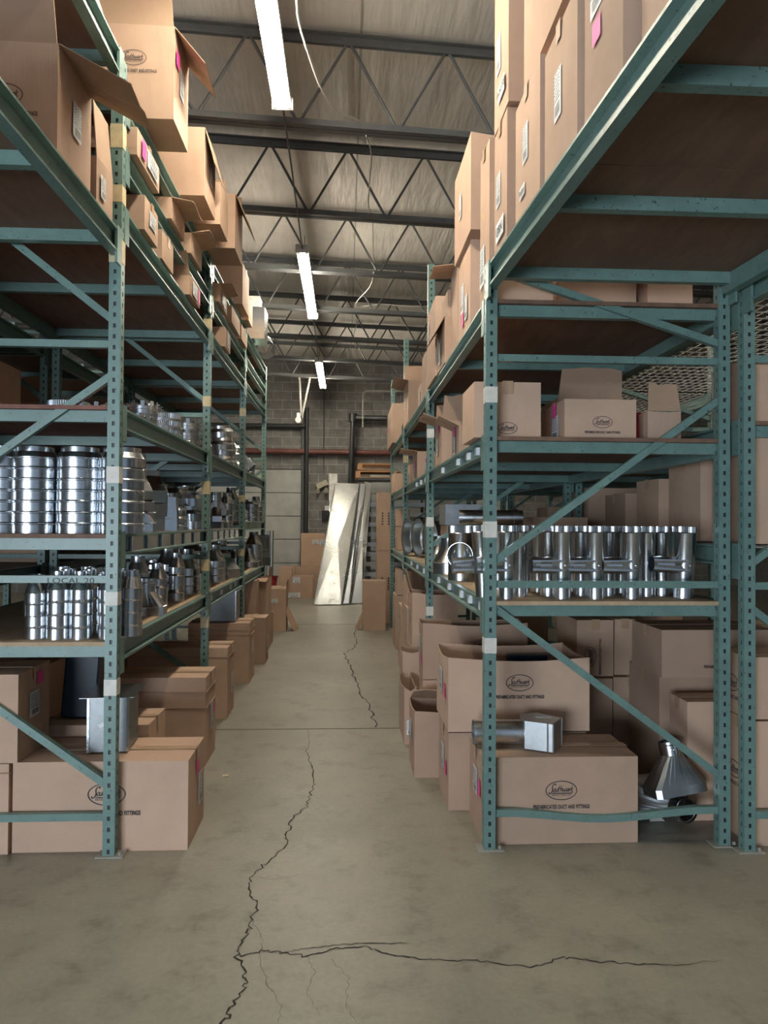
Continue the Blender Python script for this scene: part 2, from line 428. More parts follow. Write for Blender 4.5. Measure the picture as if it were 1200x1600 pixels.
def wire_deck(parent, x0, x1, ya, yb, top):
    mb = MB(); k = 0; x = x0
    while x <= x1: mb.bar((x, ya, top), (x, yb, top), .006, .006); x += .062
    y = ya
    while y <= yb: mb.bar((x0, y, top-.006), (x1, y, top-.006), .006, .006); y += .11
    mb.build('wire_deck', M['joist_l'], parent)
def rack(label, x0, x1, Ys, Hs, levels, spec, h=.10, plates=True, wire=False):
    """x0 < x1: outer post faces; levels[bay] = [(top, board material)]"""
    e = empty('pallet_rack', (0, 0, 0))
    for i, Y in enumerate(Ys):
        for x in (x0, x1-.055):
            post(Hs[i], x, Y, e)
            if plates: baseplate(x, Y, e)
        braces(e, x0, x1-.055, Y, spec)
    for i in range(len(Ys)-1):
        for top, mt in levels[i]:
            ya, yb = Ys[i]+.057, Ys[i+1]-.002
            beam(e, x0+.006, 1, ya, yb, top, h); beam(e, x1-.006, -1, ya, yb, top, h)
            if mt == 'wire': wire_deck(e, x0+.03, x1-.03, ya, yb, top)
            else: deck(e, x0+.03, x1-.03, ya-.053, yb, top, mt, 3)
    tag(e, label, 'rack'); return e
LY = [3.45, 5.70, 7.66, 9.65]; LX0, LX1 = -2.255, -1.055
RY = [3.45, 5.95, 8.42, 10.83]; RX0, RX1 = .665, 1.865
A, P, Q, RD = 'ply', 'ply_l', 'ply', 'ply_r'
specL = [((0, .18), (1, .18)), ((1, .33), (0, 1.12)), ((0, 1.28), (1, 1.28)), ((1, 2.23), (0, 1.43)), ((0, 2.38), (1, 2.38)), ((1, 2.50), (0, 3.36)), ((0, 3.50), (1, 3.50))]
specR = [((0, .17), (1, .17)), ((0, 1.15), (1, .34)), ((0, 1.26), (1, 1.26)), ((0, 1.37), (1, 2.16)), ((0, 2.35), (1, 2.35)), ((0, 2.78), (1, 2.44))]
left = rack('long teal pallet rack on the left of the aisle, six shelf levels high', LX0, LX1, LY, [3.72, 3.60, 3.60, 3.60],
    [[(.99, 'ply_l'), (1.49, 'ply'), (2.09, 'ply_r'), (3.03, 'ply'), (3.32, 'ply'), (3.60, 'ply')],
     [(.99, 'ply_l'), (1.49, 'ply'), (2.09, 'ply'), (3.03, 'ply'), (3.32, 'ply'), (3.60, 'ply')],
     [(.99, 'ply_l'), (1.56, 'ply'), (2.09, 'ply'), (3.03, 'ply'), (3.30, 'ply'), (3.58, 'ply')]], specL)
right = rack('long teal pallet rack on the right of the aisle, three shelf levels high', RX0, RX1, RY, [2.80, 3.69, 3.69, 3.69],
    [[(1.18, 'ply_l'), (1.97, 'ply'), (2.63, 'ply')]]*3, [s if i else s + (.045,) for i, s in enumerate(specR)], .09)
rowB = rack('second teal pallet rack standing back to back behind the right rack', 1.895, 3.095, [3.38, 5.93, 8.40, 10.8], [2.86, 3.2, 3.2, 3.2],
    [[(1.45, 'wire'), (2.05, 'ply'), (2.66, 'wire')]]*3, specR, .10)
rowL = rack('dim teal pallet rack seen through the shelves of the left rack', -3.49, -2.29, [3.5, 5.70, 7.66, 9.65], [3.60]*4,
    [[(.60, 'ply'), (1.22, 'ply'), (1.95, 'ply'), (2.9, 'ply')]]*3, specL, .10)
# front bays that bridge the cross aisle at high level
for (tp, hh) in ((2.90, .11), (3.73, .11)):
    beam(left, LX1-.006, -1, .5, 3.44, tp, hh, LX1-.012); beam(left, LX0+.006, 1, .5, 3.44, tp, hh)
    deck(left, LX0+.03, LX1-.03, .5, 3.44, tp, 'ply', 5, LX0+.03, LX1-.04, .02)
beam(right, RX0+.006, 1, .30, 3.44, 2.78, .11, RX0+.155); beam(right, RX1-.006, -1, .30, 3.44, 2.78, .11, RX1+.12)
deck(right, RX0+.03, RX1-.03, .30, 3.44, 2.78, 'ply', 5, RX0+.18, RX1+.09, .02)
beam(rowB, 1.901, 1, .30, 3.37, 2.72, .11, 2.02); beam(rowB, 3.09, -1, .30, 3.37, 2.72, .11)
wire_deck(rowB, 1.95, 3.06, .85, 3.37, 2.72)
# the uprights that carry the near ends of those bridging bays
for pr, xs in ((left, (LX0, LX1-.055)), (right, (RX0+.155, RX1+.06))):
    for x in xs:
        q = POSTS[3.6].copy(); C.objects.link(q); q.parent = pr; q.location = (x, .235 if pr is right else .435, 0)
# paper and tape wrapped round posts
def wrap(parent, x, Y, zc, hh, mt):
    mb = MB(); mb.box(x-.0015, x+.0565, Y-.0015, Y+.0565, zc-hh/2, zc+hh/2, 0, None, .0007); mb.build('tape_wrap', M[mt], parent)
def zz(py, Y, px=540): return W(px, py, Y)[1]
for ya, yb, mt in ((194, 231, 'tape_y'), (289, 316, 'tape_y'), (374, 410, 'tape_y'), (729, 755, 'tape_w'), (925, 946, 'tape_w'), (1062, 1087, 'tape_w')):
    a, b = zz(ya, 3.45, 200), zz(yb, 3.45, 200); wrap(left, LX1-.055, 3.45, (a+b)/2, a-b, mt)
for ya, yb in ((498, 516), (619, 635), (752, 772), (874, 892), (964, 981)):
    a, b = zz(ya, 5.7, 325), zz(yb, 5.7, 325); wrap(left, LX1-.055, 5.7, (a+b)/2, a-b, 'tape_y')
for ya, yb in ((638, 650), (774, 784), (858, 869)):
    a, b = zz(ya, 7.66, 380), zz(yb, 7.66, 380); wrap(left, LX1-.055, 7.66, (a+b)/2, a-b, 'tape_y')
for ya, yb in ((604, 629), (815, 840), (997, 1021)):
    a, b = zz(ya, 3.45, 768), zz(yb, 3.45, 768); wrap(right, RX0, 3.45, (a+b)/2, a-b, 'tape_w')
for ya, yb in ((670, 684), (808, 823), (948, 962)):
    a, b = zz(ya, 5.95, 672), zz(yb, 5.95, 672); wrap(right, RX0, 5.95, (a+b)/2, a-b, 'tape_w')
for ya, yb in ((712, 723), (909, 919)):
    a, b = zz(ya, 8.42, 634), zz(yb, 8.42, 634); wrap(right, RX0, 8.42, (a+b)/2, a-b, 'tape_y')
# shiny card holders clipped in the channel of the shelf beams
for k in range(6):
    y = 3.72+k*.30; mb = MB(); mb.box(LX1-.026, LX1-.012, y, y+.20, 1.402, 1.478); mb.build('card_holder', M['galv'], left, bevel=.002)
for k in range(5):
    y = 5.95+k*.30; mb = MB(); mb.box(LX1-.026, LX1-.012, y, y+.20, 1.402, 1.478); mb.build('card_holder', M['galv'], left, bevel=.002)
for k, y in enumerate((3.62, 3.95, 4.25, 4.75, 5.3, 6.3, 6.9, 7.5)):
    mb = MB(); mb.box(RX0+.010, RX0+.0275, y, y+.055, 1.115, 1.16); mb.build('shelf_tag', M['label'], right)
for k, y in enumerate((3.75, 4.02, 4.4, 5.1, 6.2, 6.6, 7.0)):
    mb = MB(); mb.box(RX0+.010, RX0+.0275, y, y+.05, 1.905, 1.945); mb.build('shelf_tag', M['label'], right)
for k, y in enumerate((5.9, 6.4, 6.9, 7.2)):
    mb = MB(); mb.box(LX1-.0275, LX1-.012, y, y+.05, .92, .965); mb.build('shelf_tag', M['label'], left)

# ------------------------------------------------------------------ lettering
def text_mesh(body, size, sx=1.0, shear=0.0, align='CENTER', off=0.0):
    cu = bpy.data.curves.new('t', 'FONT'); cu.body = body; cu.size = size; cu.align_x = align; cu.shear = shear; cu.offset = off; cu.space_character = 1.05
    o = bpy.data.objects.new('t', cu); me = bpy.data.meshes.new_from_object(o)
    vs = [(v.co.x*sx, 0, v.co.y) for v in me.vertices]; fs = [tuple(p.vertices) for p in me.polygons]
    bpy.data.objects.remove(o); bpy.data.curves.remove(cu); bpy.data.meshes.remove(me); return vs, fs
def stroke(mb, pts, wd, sub=5, close=False):
    """smooth flat pen stroke in the XZ plane"""
    n = len(pts); P = []
    for i in range(n-1):
        p0, p1, p2, p3 = [Vector(pts[max(0, min(n-1, i+k))]) for k in (-1, 0, 1, 2)]
        for k in range(sub):
            t = k/sub; P.append(.5*((2*p1)+(p2-p0)*t+(2*p0-5*p1+4*p2-p3)*t*t+(3*p1-p0-3*p2+p3)*t**3))
    P.append(Vector(pts[-1])); vs = []; m_ = len(P)
    for i, p in enumerate(P):
        d = (P[min(i+1, m_-1)]-P[max(i-1, 0)]).normalized()
        vs += [(p.x-d.y*wd/2, 0, p.y+d.x*wd/2), (p.x+d.y*wd/2, 0, p.y-d.x*wd/2)]
    mb.add(vs, [(2*i, 2*i+1, 2*i+3, 2*i+2) for i in range(m_-1)])
def logo_mb(big=True):
    """oval mark (1 unit wide) with the script name, small line and the caption below; faces -Y"""
    mb = MB(); n = 48; vs = []
    for k in range(n):
        c, s = math.cos(2*PI*k/n), math.sin(2*PI*k/n); vs += [(.5*c, 0, .30*s), (.478*c, 0, .278*s)]
    mb.add(vs, [(2*k, 2*k+1, 2*((k+1) % n)+1, 2*((k+1) % n)) for k in range(n)])
    g = .018; x = -.275; z = -.035; H = .095; SH = .30
    def s_(pts, wd=g): stroke(mb, [(px+SH*(pz-z), pz) for px, pz in pts], wd, 4)
    # big S
    s_([(-.235, .155), (-.25, .195), (-.29, .20), (-.325, .16), (-.325, .10), (-.30, .03), (-.295, -.04), (-.325, -.09), (-.37, -.095), (-.385, -.05)], .024)
    h = H
    s_([(x+.045, z+h), (x+.01, z+h*.6), (x+.015, z+.01), (x+.05, z), (x+.075, z+h*.5), (x+.045, z+h)]); x += .075             # o
    s_([(x, z+h), (x, z+.02), (x+.03, z), (x+.06, z+h*.5), (x+.06, z+h)]); s_([(x+.06, z+h), (x+.062, z)]); x += .095          # u
    s_([(x, z+.18), (x, z+.02), (x+.03, z)]); s_([(x-.03, z+.105), (x+.045, z+.11)]); x += .06                                  # t
    s_([(x, z+.19), (x, z)]); s_([(x, z+.05), (x+.03, z+h), (x+.055, z+h*.8), (x+.055, z)]); x += .08                              # h
    s_([(x, z+h), (x+.003, z+.02), (x+.03, z+.01), (x+.05, z+h*.8), (x+.055, z+.02), (x+.08, z+.01), (x+.10, z+h)]); x += .115     # w
    s_([(x+.055, z+h*.85), (x+.02, z+h), (x, z+h*.4), (x+.02, z), (x+.05, z+h*.5)]); s_([(x+.058, z+h), (x+.058, z)]); x += .085    # a
    s_([(x, z+h), (x, z)]); s_([(x, z+h*.5), (x+.025, z+h), (x+.045, z+h*.9)]); x += .06                                            # r
    s_([(x, z+.18), (x, z)]); s_([(x+.055, z+.11), (x+.005, z+h*.5), (x+.06, z), (x+.058, z-.05)]);                             # k
    stroke(mb, [(x+.045, z-.052), (0, z-.052), (-.29, z-.052)], .026, 3)
    v, f = text_mesh('METAL MFG CO', .062, 1.35); mb.add([(a, b, c-.165) for a, b, c in v], f)
    v, f = text_mesh('PREFABRICATED DUCT AND FITTINGS', .165, .60, off=.004); mb.add([(a, b, c-.56) for a, b, c in v], f)
    return mb
LOGO = None; LABEL = None
def get_logo():
    global LOGO
    if LOGO is None:
        LOGO = logo_mb().build('printed_logo', M['ink']); return LOGO
    o = LOGO.copy(); C.objects.link(o); return o
def label_mesh(kind):
    mb = MB(); mb.add([(-.5, 0, -.5), (.5, 0, -.5), (.5, 0, .5), (-.5, 0, .5)], [(0, 1, 2, 3)], 0)
    rnd = random.Random(kind)
    def r_(x0, x1, z0, z1): mb.add([(x0, -.003, z0), (x1, -.003, z0), (x1, -.003, z1), (x0, -.003, z1)], [(0, 1, 2, 3)], 1)
    z = .43
    while z > -.1:
        x = -.42
        while x < .38:
            l = rnd.uniform(.05, .2); r_(x, min(x+l, .42), z-.028, z); x += l+.05
        z -= .075
    r_(-.45, .45, -.125, -.115); x = -.3
    while x < .36: wd = rnd.uniform(.012, .04); r_(x, x+wd, -.42, -.2); x += wd+rnd.uniform(.012, .03)
    return mb
LAB = {}
def get_label(k):
    if k not in LAB: LAB[k] = label_mesh(k).build('shipping_label', [M['label'], M['print']]); return LAB[k]
    o = LAB[k].copy(); C.objects.link(o); return o
def paper(name, mt):
    mb = MB(); mb.add([(-.5, 0, -.5), (.5, 0, -.5), (.5, 0, .5), (-.5, 0, .5)], [(0, 1, 2, 3)]); return mb.build(name, M[mt])

# ------------------------------------------------------------------ cartons
FROT = {'F': 0, 'R': R(90), 'L': R(-90), 'B': R(180)}
def on_face(o, parent, face, x0, x1, y0, y1, zc, u, sx, sz, eps=.0035, tilt=0):
    """u: 0..1 along the face from its left as seen from outside; local coordinates of the carton"""
    if face == 'F': p = (x0+(x1-x0)*u, y0-eps, zc)
    elif face == 'R': p = (x1+eps, y0+(y1-y0)*u, zc)
    else: p = (x0-eps, y1-(y1-y0)*u, zc)
    o.parent = parent; o.location = p; o.rotation_euler = (0, tilt, FROT[face]); o.scale = (sx, 1, sz)
def carton(label, x0, x1, y0, y1, z0, z1, top='closed', flaps='', logo=None, lab=None, pink=None, rot=0, group=None, name='cardboard_box', cat='box', mat='card', tape=True, jit=.003, lip=0, tiltx=0, tilty=0, word=None, fang=None, crease=()):
    """top: closed/open/under;  flaps: letters LRFB, lower case = hanging outside, upper case = standing up"""
    cx, cy = (x0+x1)/2, (y0+y1)/2; a, b, h = (x1-x0)/2, (y1-y0)/2, z1-z0
    mb = MB(); t = .005
    if top == 'closed':
        nx = 4; vs = []; fs = []
        # slightly bulging walls
        def bulge(u, v): return .006*math.sin(PI*u)*math.sin(PI*v)
        def pan(org, du, dv, nn, k=4):
            o = len(vs)
            for i in range(k+1):
                for j in range(k+1):
                    p = Vector(org)+Vector(du)*(i/k)+Vector(dv)*(j/k)+Vector(nn)*bulge(i/k, j/k); vs.append(tuple(p))
            for i in range(k):
                for j in range(k): q = o+i*(k+1)+j; fs.append((q, q+k+1, q+k+2, q+1))
        jj = [random.uniform(-jit, jit) for _ in range(4)]
        pan((-a, -b, 0), (2*a, 0, 0), (0, 0, h), (0, -1, 0)); pan((a, -b, 0), (0, 2*b, 0), (0, 0, h), (1, 0, 0))
        pan((a, b, 0), (-2*a, 0, 0), (0, 0, h), (0, 1, 0)); pan((-a, b, 0), (0, -2*b, 0), (0, 0, h), (-1, 0, 0))
        g = .004; al = 2*a >= 2*b
        if al: # seam along x
            pan((-a, -b, h), (2*a, 0, 0), (0, b-g, 0), (0, 0, .6)); pan((-a, g, h), (2*a, 0, 0), (0, b-g, 0), (0, 0, .6))
            vs += [(-a, -g, h-.006), (a, -g, h-.006), (a, g, h-.006), (-a, g, h-.006)]; fs.append(tuple(range(len(vs)-4, len(vs))))
        else:
            pan((-a, -b, h), (a-g, 0, 0), (0, 2*b, 0), (0, 0, .6)); pan((g, -b, h), (a-g, 0, 0), (0, 2*b, 0), (0, 0, .6))
            vs += [(-g, -b, h-.006), (g, -b, h-.006), (g, b, h-.006), (-g, b, h-.006)]; fs.append(tuple(range(len(vs)-4, len(vs))))
        vs += [(-a, -b, 0), (a, -b, 0), (a, b, 0), (-a, b, 0)]; fs.append(tuple(range(len(vs)-4, len(vs)))[::-1])
        mb.add(vs, fs)
        # flap edge creases near the top
        ml = [M[mat]]
    else:
        ff, fb = random.uniform(-1, 0)*lip, random.uniform(-1, 0)*lip
        def wall(p, q, inn, z_a, z_b):
            p = Vector(p); q = Vector(q); inn = Vector(inn)*t; n = 6; vs = []
            for k in range(n+1):
                u = k/n; c = p+(q-p)*u; zt = h+ (z_a+(z_b-z_a)*u) - lip*math.sin(PI*u)*.8 + random.uniform(-1, 1)*lip*.12
                bl = inn*(math.sin(PI*u)*(-1.2))
                vs += [tuple(c), tuple(c+inn), tuple(c+inn+Vector((0, 0, zt))+bl), tuple(c+Vector((0, 0, zt))+bl)]
            fs = []
            for k in range(n):
                for i in range(4): fs.append((4*k+i, 4*k+(i+1) % 4, 4*k+4+(i+1) % 4, 4*k+4+i))
            mb.add(vs, fs)
        wall((-a, -b, 0), (a, -b, 0), (0, 1, 0), 0, 0); wall((-a, b, 0), (a, b, 0), (0, -1, 0), 0, 0)
        wall((-a, -b, 0), (-a, b, 0), (1, 0, 0), 0, 0); wall((a, -b, 0), (a, b, 0), (-1, 0, 0), 0, 0)
        mb.box(-a+t, a-t, -b+t, b-t, 0, t); ml = [M[mat]]
    o = mb.build(name, ml, None, (cx, cy, z0), (tiltx, tilty, rot))
    tag(o, label, cat, group)
    X0, X1, Y0, Y1 = -a, a, -b, b
    if top == 'closed' and tape:
        mt = MB()
        if al: mt.box(-a-.001, a+.001, -.026, .026, h+.004, h+.0052); mt.box(a+.0065, a+.0075, -.026, .026, h-.06, h+.005); mt.box(-a-.0075, -a-.0065, -.026, .026, h-.06, h+.005)
        else: mt.box(-.026, .026, -b-.001, b+.001, h+.004, h+.0052); mt.box(-.026, .026, -b-.0075, -b-.0065, h-.06, h+.005)
        mt.build('sealing_tape', M['clear_tape'], o)
    for v in crease:
        mc = MB(); z = h*v; mc.box(-a-.004, a+.004, -b-.0085, -b-.004, z-.002, z+.002); mc.box(-a-.0085, -a-.004, -b-.004, b+.004, z-.002, z+.002); mc.box(a+.004, a+.0085, -b-.004, b+.004, z-.002, z+.002)
        mc.build('crease', M['card_in'], o)
    D = {'F': ((0, -b), (1, 0), a, b), 'B': ((0, b), (-1, 0), a, b), 'L': ((-a, 0), (0, -1), b, a), 'R': ((a, 0), (0, 1), b, a)}
    for ch in flaps:
        up = ch.isupper(); (px, py), (ux, uy), hw, ln = D[ch.upper()]
        ang = {True: random.uniform(8, 35), False: random.uniform(125, 165)}[up] if not fang or ch not in fang else fang[ch]
        ln = min(ln*.95, .30); nx, ny = (uy, -ux)                   # outward
        s, c = math.sin(R(ang)), math.cos(R(ang)); f = MB(); n = 5; vs = []
        for k in range(n+1):
            u = -1+2*k/n; warp = .02*random.uniform(-1, 1)
            bx, by = px+ux*hw*u*.985, py+uy*hw*u*.985
            tx, ty = bx+nx*s*ln+ux*(-.012*u), by+ny*s*ln+uy*(-.012*u); tz = h+c*ln+warp*.5
            vs += [(bx, by, h), (bx-nx*c*.004, by-ny*c*.004, h+s*.004), (tx-nx*c*.004, ty-ny*c*.004, tz+s*.004), (tx, ty, tz)]
        fs = [(0, 1, 2, 3), (4*n, 4*n+3, 4*n+2, 4*n+1)]
        for k in range(n):
            for i in range(4): fs.append((4*k+i, 4*k+(i+1) % 4, 4*k+4+(i+1) % 4, 4*k+4+i))
        f.add(vs, fs); f.build('flap', M['card_in' if up else mat], o)
    if logo:                       # (face, u, z fraction, oval width[, turned])
        face, u, v, wd = logo[:4]; g = get_logo()
        on_face(g, o, face, X0, X1, Y0, Y1, h*v, u, wd, wd, .0085, R(-90) if len(logo) > 4 else 0)
    if lab:                        # (face, u, v, w, h[, kind])
        for q in (lab if isinstance(lab, list) else [lab]):
            face, u, v, wd, hh = q[:5]; g = get_label(q[5] if len(q) > 5 else 1)
            on_face(g, o, face, X0, X1, Y0, Y1, h*v, u, wd, hh, .0085)
    if pink:
        face, u, v, wd, hh = pink[:5]; g = paper('paper_sticker' if len(pink) > 5 else 'pink_sticker', pink[5] if len(pink) > 5 else 'pink')
        on_face(g, o, face, X0, X1, Y0, Y1, h*v, u, wd, hh, .010)
    if word:
        face, u, v, sz, txt = word; g = paper('size_card', 'label'); on_face(g, o, face, X0, X1, Y0, Y1, h*v, u, sz*2.9, sz*1.6, .009)
        vs, fs = text_mesh(txt, 1.0, 1.0, off=.03); m2 = MB(); m2.add([(p, q, r-.36) for p, q, r in vs], fs)
        g = m2.build('printed_word', M['print']); on_face(g, o, face, X0, X1, Y0, Y1, h*v, u, sz, sz, .012)
    return o
def fbox(label, pl, pr, pt, Y, dep, z0, **k):
    """carton whose near face stands at depth Y and spans columns pl..pr, top row pt"""
    xa = W(pl, pt+40, Y)[0]; xb = W(pr, pt+40, Y)[0]; z1 = W((pl+pr)/2, pt, Y)[1]
    return carton(label, xa, xb, Y, Y+dep, z0, z1, **k)
def abox(label, X, pn, pf, pt, z0, wd, **k):
    """carton whose aisle-side face is the plane X; near edge at column pn, far edge at pf, top row pt at the near edge"""
    pm = pt+40; ya = YX(pn, pm, X); yb = YX(pf, pm, X); z1 = W(pn, pt, ya)[1]
    x0, x1 = (X, X+wd) if X > 0 else (X-wd, X)
    return carton(label, x0, x1, ya, yb, z0, z1, **k)
# ------------------------------------------------------------------ sheet-metal fittings
ORD = ['bottom', 'second from bottom', 'third from bottom', 'fourth from bottom', 'fifth from bottom', 'sixth from bottom', 'seventh from bottom', 'eighth from bottom']
PROTO = {}
def loft(mb, rings, mi=0, closed_in=True):
    n = len(rings[0]); vs = [p for r_ in rings for p in r_]; fs = []
    for i in range(len(rings)-1):
        for k in range(n): fs.append((i*n+k, i*n+(k+1) % n, (i+1)*n+(k+1) % n, (i+1)*n+k))
    mb.add(vs, fs, mi, False)
def ring_c(r, z, n=32, cx=0, cy=0): return [(cx+r*math.cos(2*PI*(k+.5)/n), cy+r*math.sin(2*PI*(k+.5)/n), z) for k in range(n)]
def ring_r(a, b, z, n=32, cx=0, cy=0):
    out = []
    for k in range(n):
        t = 2*PI*(k+.5)/n; c, s = math.cos(t), math.sin(t); m_ = max(abs(c), abs(s)); out.append((cx+a*c/m_, cy+b*s/m_, z))
    return out
def crimp_ring(r, z0, z1, amp, mb, n=96, mi=0):
    vs = []
    for z in (z0, z1):
        for k in range(n):
            rr = r + (amp if k % 2 else -amp); vs.append((rr*math.cos(2*PI*k/n), rr*math.sin(2*PI*k/n), z))
    mb.add(vs, [(k, (k+1) % n, n+(k+1) % n, n+k) for k in range(n)], mi, False)
def mk_reducer():                      # 0.105 radius, spun reducer with a rolled bead
    mb = MB(); mb.shell([(.1050, 0), (.1050, .040), (.1085, .043), (.1085, .047), (.1040, .052), (.0990, .062), (.0900, .074), (.0895, .098)], .0012, 36)
    mb.box(.1045, .1062, -.006, .006, 0, .040)
    return mb.build('duct_reducer', M['galv'])
def mk_small():
    mb = MB(); mb.shell([(.053, 0), (.053, .050), (.0555, .053), (.0535, .057), (.046, .082), (.0370, .104), (.0355, .108), (.0355, .138)], .001, 28)
    mb.box(.0525, .0542, -.004, .004, 0, .05)
    return mb.build('small_duct_reducer', M['galv'])
def mk_tee():
    mb = MB(); mb.shell([(.043, 0), (.043, .324), (.0455, .328), (.0422, .332)], .001, 30)
    crimp_ring(.0422, .332, .360, .0013, mb, 64)
    o = mb.build('pipe_tee', M['galv'])
    b = MB(); n = 26; r = .0405; rings = []
    for x in (-.155, -.0001):
        rings.append([(x, r*math.cos(2*PI*k/n), .165+r*math.sin(2*PI*k/n)) for k in range(n)])
    # saddle: branch edge wraps round the pipe and narrows to a riveted point
    sad = []
    for k in range(n):
        c = math.cos(2*PI*k/n); s = math.sin(2*PI*k/n); y = -abs(c)*.043 if c < 0 else c*.043
        y = c*.0405; x = -math.sqrt(max(.0445**2-y*y, 0)); f = abs(c)**3
        sad.append((x+f*.055, (y if f < .3 else math.copysign(math.sqrt(max(.0445**2-min((x+f*.055)**2, .0445**2), 0)), c)), .165+s*r*1.05))
    rings[1] = sad
    vs = [p for q in rings for p in q]; b.add(vs, [(k, (k+1) % n, n+(k+1) % n, n+k) for k in range(n)], 0, True)
    b.add([(p[0], p[1]*.97, .165+(p[2]-.165)*.97) for p in rings[0]]+[(-.06, p[1]*.97, .165+(p[2]-.165)*.97) for p in rings[0]], [(k, n+k, n+(k+1) % n, (k+1) % n) for k in range(n)], 0, True)
    b.build('branch_collar', M['galv'], o)
    c = MB(); c.tube([(.006, -.042, .165), (.006, -.0465, .165)], .004, 8); c.build('rivet', M['seam'], o)
    return o
def mk_pipe():
    mb = MB(); mb.shell([(.043, 0), (.043, .324), (.0455, .328), (.0422, .332)], .001, 30); crimp_ring(.0422, .332, .360, .0013, mb, 64)
    mb.box(.0425, .0442, -.004, .004, 0, .32)
    return mb.build('round_pipe', M['galv'])
def mk_bigtee():
    mb = MB(); mb.shell([(.088, 0), (.088, .300), (.091, .305), (.087, .310)], .0012, 36); crimp_ring(.087, .31, .355, .002, mb)
    o = mb.build('wide_pipe_tee', M['galv'])
    b = MB(); n = 32; r = .078; T = Matrix.Translation((0, -.04, .17)) @ Matrix.Rotation(R(90), 4, 'X')
    b.shell([(r, 0.02), (r, .150), (r+.003, .153), (r+.003, .157)], .002, n, 0, T); b.build('branch_collar', M['galv'], o)
    return o
def mk_boot():                          # rectangular register boot turning into a round collar
    mb = MB(); rs = [ring_r(.125, .055, 0), ring_r(.125, .055, .055), ring_r(.128, .058, .058), ring_r(.122, .052, .062)]
    loft(mb, rs); loft(mb, [ring_r(.122, .052, .062), ring_c(.062, .150)])
    o = mb.build('register_boot', M['galv']); m2 = MB(); m2.shell([(.062, .148), (.062, .205), (.0645, .208), (.062, .211), (.061, .235)], .001, 32); m2.build('round_collar', M['galv'], o)
    return o
def mk_slant():
    mb = MB(); loft(mb, [ring_r(.11, .10, 0), ring_r(.11, .10, .085), ring_r(.112, .102, .088)]); loft(mb, [ring_r(.11, .10, .088), ring_r(.035, .09, .20, cx=-.07)])
    o = mb.build('slanted_transition', M['galv']); m2 = MB(); loft(m2, [ring_r(.035, .09, .20, cx=-.07), ring_r(.035, .09, .24, cx=-.07)]); m2.build('duct_collar', M['galv'], o)
    return o
def mk_tab():
    mb = MB(); mb.shell([(.095, 0), (.095, .028), (.101, .030), (.101, .034), (.095, .036), (.095, .052)], .0012, 36)
    for k in range(18):
        t = 2*PI*k/18
        if k % 2: T = Matrix.Rotation(t, 4, 'Z') @ Matrix.Translation((.0945, 0, .052)) @ Matrix.Rotation(R(70), 4, 'Y')
        else: T = Matrix.Rotation(t, 4, 'Z') @ Matrix.Translation((.0945, 0, .050))
        mb.box(-.0006, .0006, -.013, .013, 0, .038, 0, T)
    return mb.build('tabbed_collar', M['galv'])
def mk_crimp():
    mb = MB(); mb.shell([(.112, 0), (.112, .022), (.115, .024), (.115, .028), (.111, .030)], .0012, 40); crimp_ring(.111, .030, .062, .0025, mb, 110)
    return mb.build('crimped_collar', M['galv'])
def mk_elbow():
    mb = MB(); r, RR, ng, n = .075, .115, 4, 30; prev = None; rings = []
    for g in range(ng+1):
        a = R(90)*g/ng; C0 = Vector((RR-RR*math.cos(a), 0, RR*math.sin(a)+.05)); nx = Vector((math.cos(a), 0, -math.sin(a)))
        rings.append([tuple(C0+nx*r*math.cos(2*PI*k/n)+Vector((0, 1, 0))*r*math.sin(2*PI*k/n)) for k in range(n)])
    st = [(p[0], p[1], 0) for p in rings[0]]; en = [(p[0]+.05, p[1], p[2]) for p in rings[-1]]
    allr = [st]+rings+[en]
    for i in range(len(allr)-1): mb.add(allr[i]+allr[i+1], [(k, (k+1) % n, n+(k+1) % n, n+k) for k in range(n)], 0, True)
    for rg in rings:
        c = sum((Vector(p) for p in rg), Vector())/n; mb.tube([tuple(c+(Vector(p)-c)*1.01) for p in rg]+[tuple(c+(Vector(rg[0])-c)*1.01)], .0016, 4, 0, False)
    return mb.build('gored_elbow', M['galv'])
def mk_takeoff():                       # large round take-off: flared flange, drum, cone
    mb = MB(); mb.shell([(.215, 0), (.190, .006), (.190, .10), (.194, .104), (.190, .108), (.150, .20), (.120, .24), (.120, .30)], .0015, 44)
    return mb.build('duct_takeoff', M['galv_d'])
def mk_cone():
    mb = MB(); mb.shell([(.098, 0), (.098, .058), (.101, .061), (.098, .064), (.052, .150), (.051, .200)], .0012, 36)
    return mb.build('cone_reducer', M['galv'])
def mk_band():                          # oval offset ring
    mb = MB(); loft(mb, [[(x*1.25, y*.85, z) for x, y, z in ring_c(.11, zz_, 40)] for zz_ in (0, .05)]); loft(mb, [[(x*1.27, y*.87, z) for x, y, z in ring_c(.11, zz_, 40)] for zz_ in (.048, .056)])
    loft(mb, [[(x*1.25, y*.85, .056) for x, y, z in ring_c(.11, 0, 40)], [(x*.95, y*.80, .085) for x, y, z in ring_c(.11, 0, 40)]])
    for p in range(len(mb.s)): mb.s[p] = True
    return mb.build('oval_reducer', M['galv'])
KIND = dict(reducer=mk_reducer, small=mk_small, tee=mk_tee, pipe=mk_pipe, bigtee=mk_bigtee, boot=mk_boot, slant=mk_slant, tab=mk_tab, crimp=mk_crimp, elbow=mk_elbow, takeoff=mk_takeoff, cone=mk_cone, band=mk_band)
CATS = dict(reducer='duct reducer', small='duct reducer', tee='pipe tee', pipe='pipe', bigtee='pipe tee', boot='duct boot', slant='duct fitting', tab='duct collar', crimp='duct collar', elbow='duct elbow', takeoff='duct collar', cone='duct reducer', band='duct reducer')
